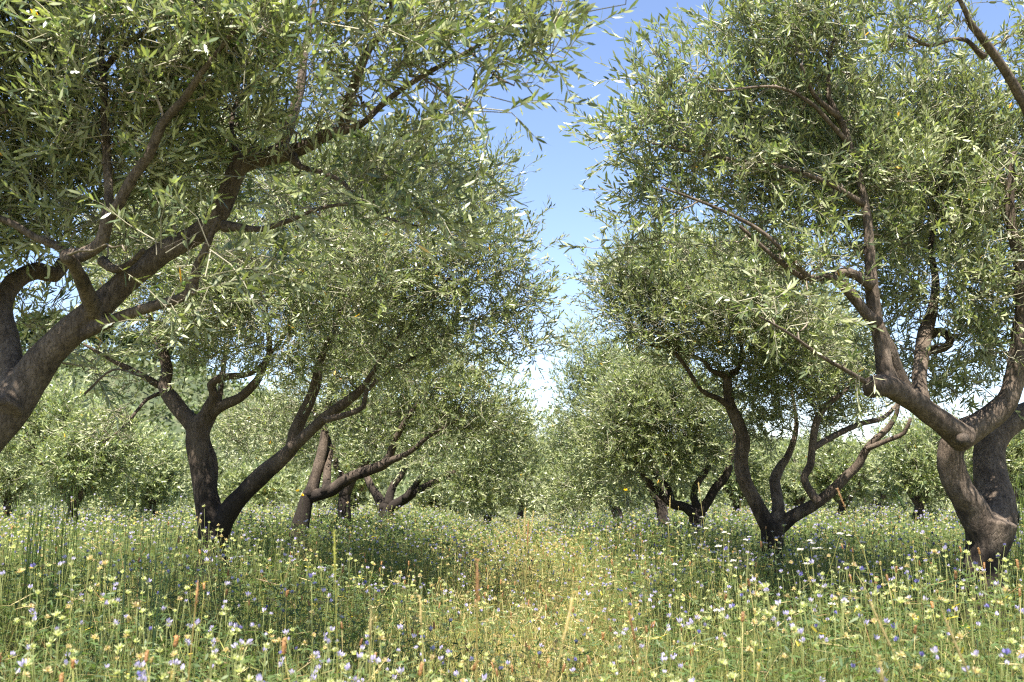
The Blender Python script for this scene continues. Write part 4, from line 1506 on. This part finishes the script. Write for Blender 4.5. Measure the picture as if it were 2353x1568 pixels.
def tall_grass(px, py, Y, ln, label, col, seed, lean=0.0, thick=0.005):
    """one tall stalk with a long narrow ear, its tip at the given place"""
    r = np.random.default_rng(seed)
    tip = at(px, py, Y)
    root = np.array((tip[0] - lean, Y + r.uniform(-0.1, 0.1), 0.0))
    mid = lerp(root, tip, 0.6) - np.array((lean * 0.35, 0, 0))
    pts = catmull(np.array([root, mid, tip]), 0.03)
    L = np.linalg.norm(np.diff(pts, axis=0), axis=1)[::-1].cumsum()
    k = max(3, int(np.searchsorted(L, ln)))
    mb = MB()
    tube(mb, pts[:len(pts) - k + 2], np.full(len(pts) - k + 2, 0.0014), 4, lerp(G_YEL, col, 0.5))
    az = r.uniform(0, 6.28, 2)
    D = np.stack([np.cos(az) * 0.5, np.sin(az) * 0.5, np.full(2, 0.85)], 1)
    leaves(mb, pts[[len(pts) // 4, len(pts) // 2]], norm(D), rnd_dir(2, r), r.uniform(0.16, 0.26, 2), np.full(2, 0.0045), np.tile(lerp(G_GREEN, col, 0.4), (2, 1)), r.uniform(0.1, 0.3, 2), True)
    o = mb.build('tall_grass', M_MEADOW)
    tag(o, label, 'grass stalk', 'tall grass stalks standing above the meadow')
    e = pts[-k:]
    mb = MB()
    z = np.linspace(0, 1, len(e))
    tube(mb, e, thick * np.clip(np.sin(math.pi * (z * 0.86 + 0.1)), 0.12, 1) * 0.7, 6, col, rough=0.15, r=r)
    n = int(ln * 700)
    u = r.uniform(0, 1, n)
    ii = (u * (len(e) - 1.01)).astype(int)
    d = norm(rnd_dir(n, r) * 0.7 + norm(e[-1:] - e[:1]))
    leaves(mb, e[ii] + (e[ii + 1] - e[ii]) * r.uniform(size=(n, 1)), d, rnd_dir(n, r), np.full(n, thick * 2.2), np.full(n, thick * 0.6), col * r.uniform(0.7, 1.4, (n, 1)), np.zeros(n), False)
    h = mb.build('ear', M_MEADOW, o)
    h.location = (0, 0, 0)


TG = [
    (1097, 1288, 2.2, 0.14, 'dark blurred tall grass ear in the middle of the path', G_RUST * 0.9, 0.0),
    (768, 1222, 2.8, 0.16, 'yellow tall grass ear before the forked trunks', G_YEL * 1.2, -0.02),
    (1318, 1362, 2.3, 0.16, 'straw-coloured tall grass ear leaning right, right of the dark ear', G_STRAW, 0.10),
    (1995, 1372, 2.6, 0.18, 'straw-brown grass ear bent left before the twisted trunk', G_STRAW * 0.7, -0.16),
    (2165, 1405, 2.4, 0.18, 'brown grass ear bent left near the right corner of the meadow', G_STRAW * 0.65, -0.14),
    (2020, 1510, 2.0, 0.10, 'thick blurred grass ear at the bottom edge below the twisted trunk', G_STRAW * 0.7, -0.03),
    (1207, 1170, 6.0, 0.22, 'tallest of the golden grass tuft in the middle distance', G_STRAW, 0.02),
    (1226, 1176, 6.1, 0.22, 'golden grass stalk leaning right in the middle tuft', G_STRAW * 0.9, 0.07),
    (1190, 1195, 6.0, 0.20, 'golden grass stalk leaning left in the middle tuft', G_STRAW * 0.85, -0.06),
    (1214, 1200, 5.9, 0.18, 'shortest rusty grass stalk of the middle tuft', G_RUST * 1.2, 0.02),
    (455, 1338, 2.5, 0.035, 'upright brown-tipped grass stalk before the forked trunks', G_RUST * 1.2, 0.02),
    (852, 1408, 2.1, 0.05, 'pale brown fat-eared stalk left of the path', G_STRAW * 0.7, 0.0),
    (965, 1372, 2.9, 0.12, 'dry straw stalk left of the dark ear', G_STRAW * 0.9, -0.03),
    (1445, 1405, 3.0, 0.14, 'slim rusty stalk between the path and the crooked limbs', G_RUST, -0.08),
    (1605, 1110, 7.5, 0.14, 'tall straw stalk before the thin dark limbs', G_STRAW, -0.05),
    (1540, 1140, 8.0, 0.16, 'tall golden stalk left of the thin dark limbs', G_STRAW, 0.03),
    (2060, 1130, 4.5, 0.14, 'dark arching grass stalk left of the twisted trunk', G_DARK * 1.2, -0.22),
    (1925, 1125, 4.6, 0.12, 'arching brown grass stalk below the stubby limb', G_RUST * 0.8, -0.18),
]
for i, (x, y, Y, ln, lab, c, le) in enumerate(TG):
    tall_grass(x, y, Y, ln, lab, np.asarray(c), 600 + i, le, 0.0042 if Y < 4 else 0.0055)


def rushes(name_label, items, seed, col, group):
    r = np.random.default_rng(seed)
    base = np.mean([[it[0], it[2]] for it in items], 0)
    mb = MB()
    for (x, y, Y, lean) in items:
        tip = at(x, y, Y)
        root = np.array((tip[0] - lean, Y, 0.0))
        pts = catmull(np.array([root, lerp(root, tip, 0.5) - np.array((lean * 0.15, 0, 0)), tip]), 0.08)
        tube(mb, pts, np.linspace(0.0032, 0.0009, len(pts)), 5, col * r.uniform(0.8, 1.25))
    o = mb.build('rush_clump', M_MEADOW)
    tag(o, name_label, 'rushes', group)
    return o


rushes('dark green rush clump with tall bare stalks, left of the forked trunks',
       [(291, 1098, 3.6, -0.03), (268, 1180, 3.6, 0.06), (395, 1120, 3.8, 0.06), (412, 1132, 3.8, 0.11), (430, 1150, 3.8, 0.16), (350, 1160, 3.8, 0.0), (375, 1148, 3.8, 0.05), (300, 1165, 3.7, 0.02), (360, 1190, 3.8, -0.02), (331, 1175, 3.8, 0.0), (232, 1155, 3.9, 0.02)],
       701, np.array((0.035, 0.065, 0.025)), 'rush clumps')
rr2 = np.random.default_rng(9)
rushes('bright yellow-green rush clump by the left edge of the meadow',
       [(rr2.uniform(40, 190), rr2.uniform(1085, 1165), rr2.uniform(5.2, 6.0), rr2.normal() * 0.04) for _ in range(48)], 702, np.array((0.20, 0.27, 0.045)), 'rush clumps')
rushes('bright green rush clump right of the twisted trunk',
       [(rr2.uniform(2310, 2390), rr2.uniform(1075, 1160), rr2.uniform(7.2, 8.2), rr2.normal() * 0.05) for _ in range(44)], 703, np.array((0.20, 0.27, 0.045)), 'rush clumps')


def yellow_flower(x, y, Y, label):
    p = at(x, y, Y)
    m = stalk_mb(mr, G_GREEN, 0.1).mesh('yellow_flower', M_MEADOW)
    mb = MB()
    spikes(mb, mr, 9, 30, 80, 0.026, 0.014, (0.75, 0.5, 0.02))
    single_plant('yellow_flower', m, mb.mesh('flower_head', M_MEADOW), (p[0], Y, 0), p[2], 1.0, 0, 0.02, 0, label, 'wildflower', 'yellow flowers', 'flower_head')


yellow_flower(678, 1130, 9.0, 'yellow flower left of the third dark trunk')
yellow_flower(690, 1140, 9.2, 'yellow flower lower and closer to the third dark trunk')
yellow_flower(623, 1128, 8.6, 'yellow flower inside the fork of the dark trunks')
yellow_flower(1432, 1128, 9.0, 'yellow flower standing tall left of the thin dark limbs')
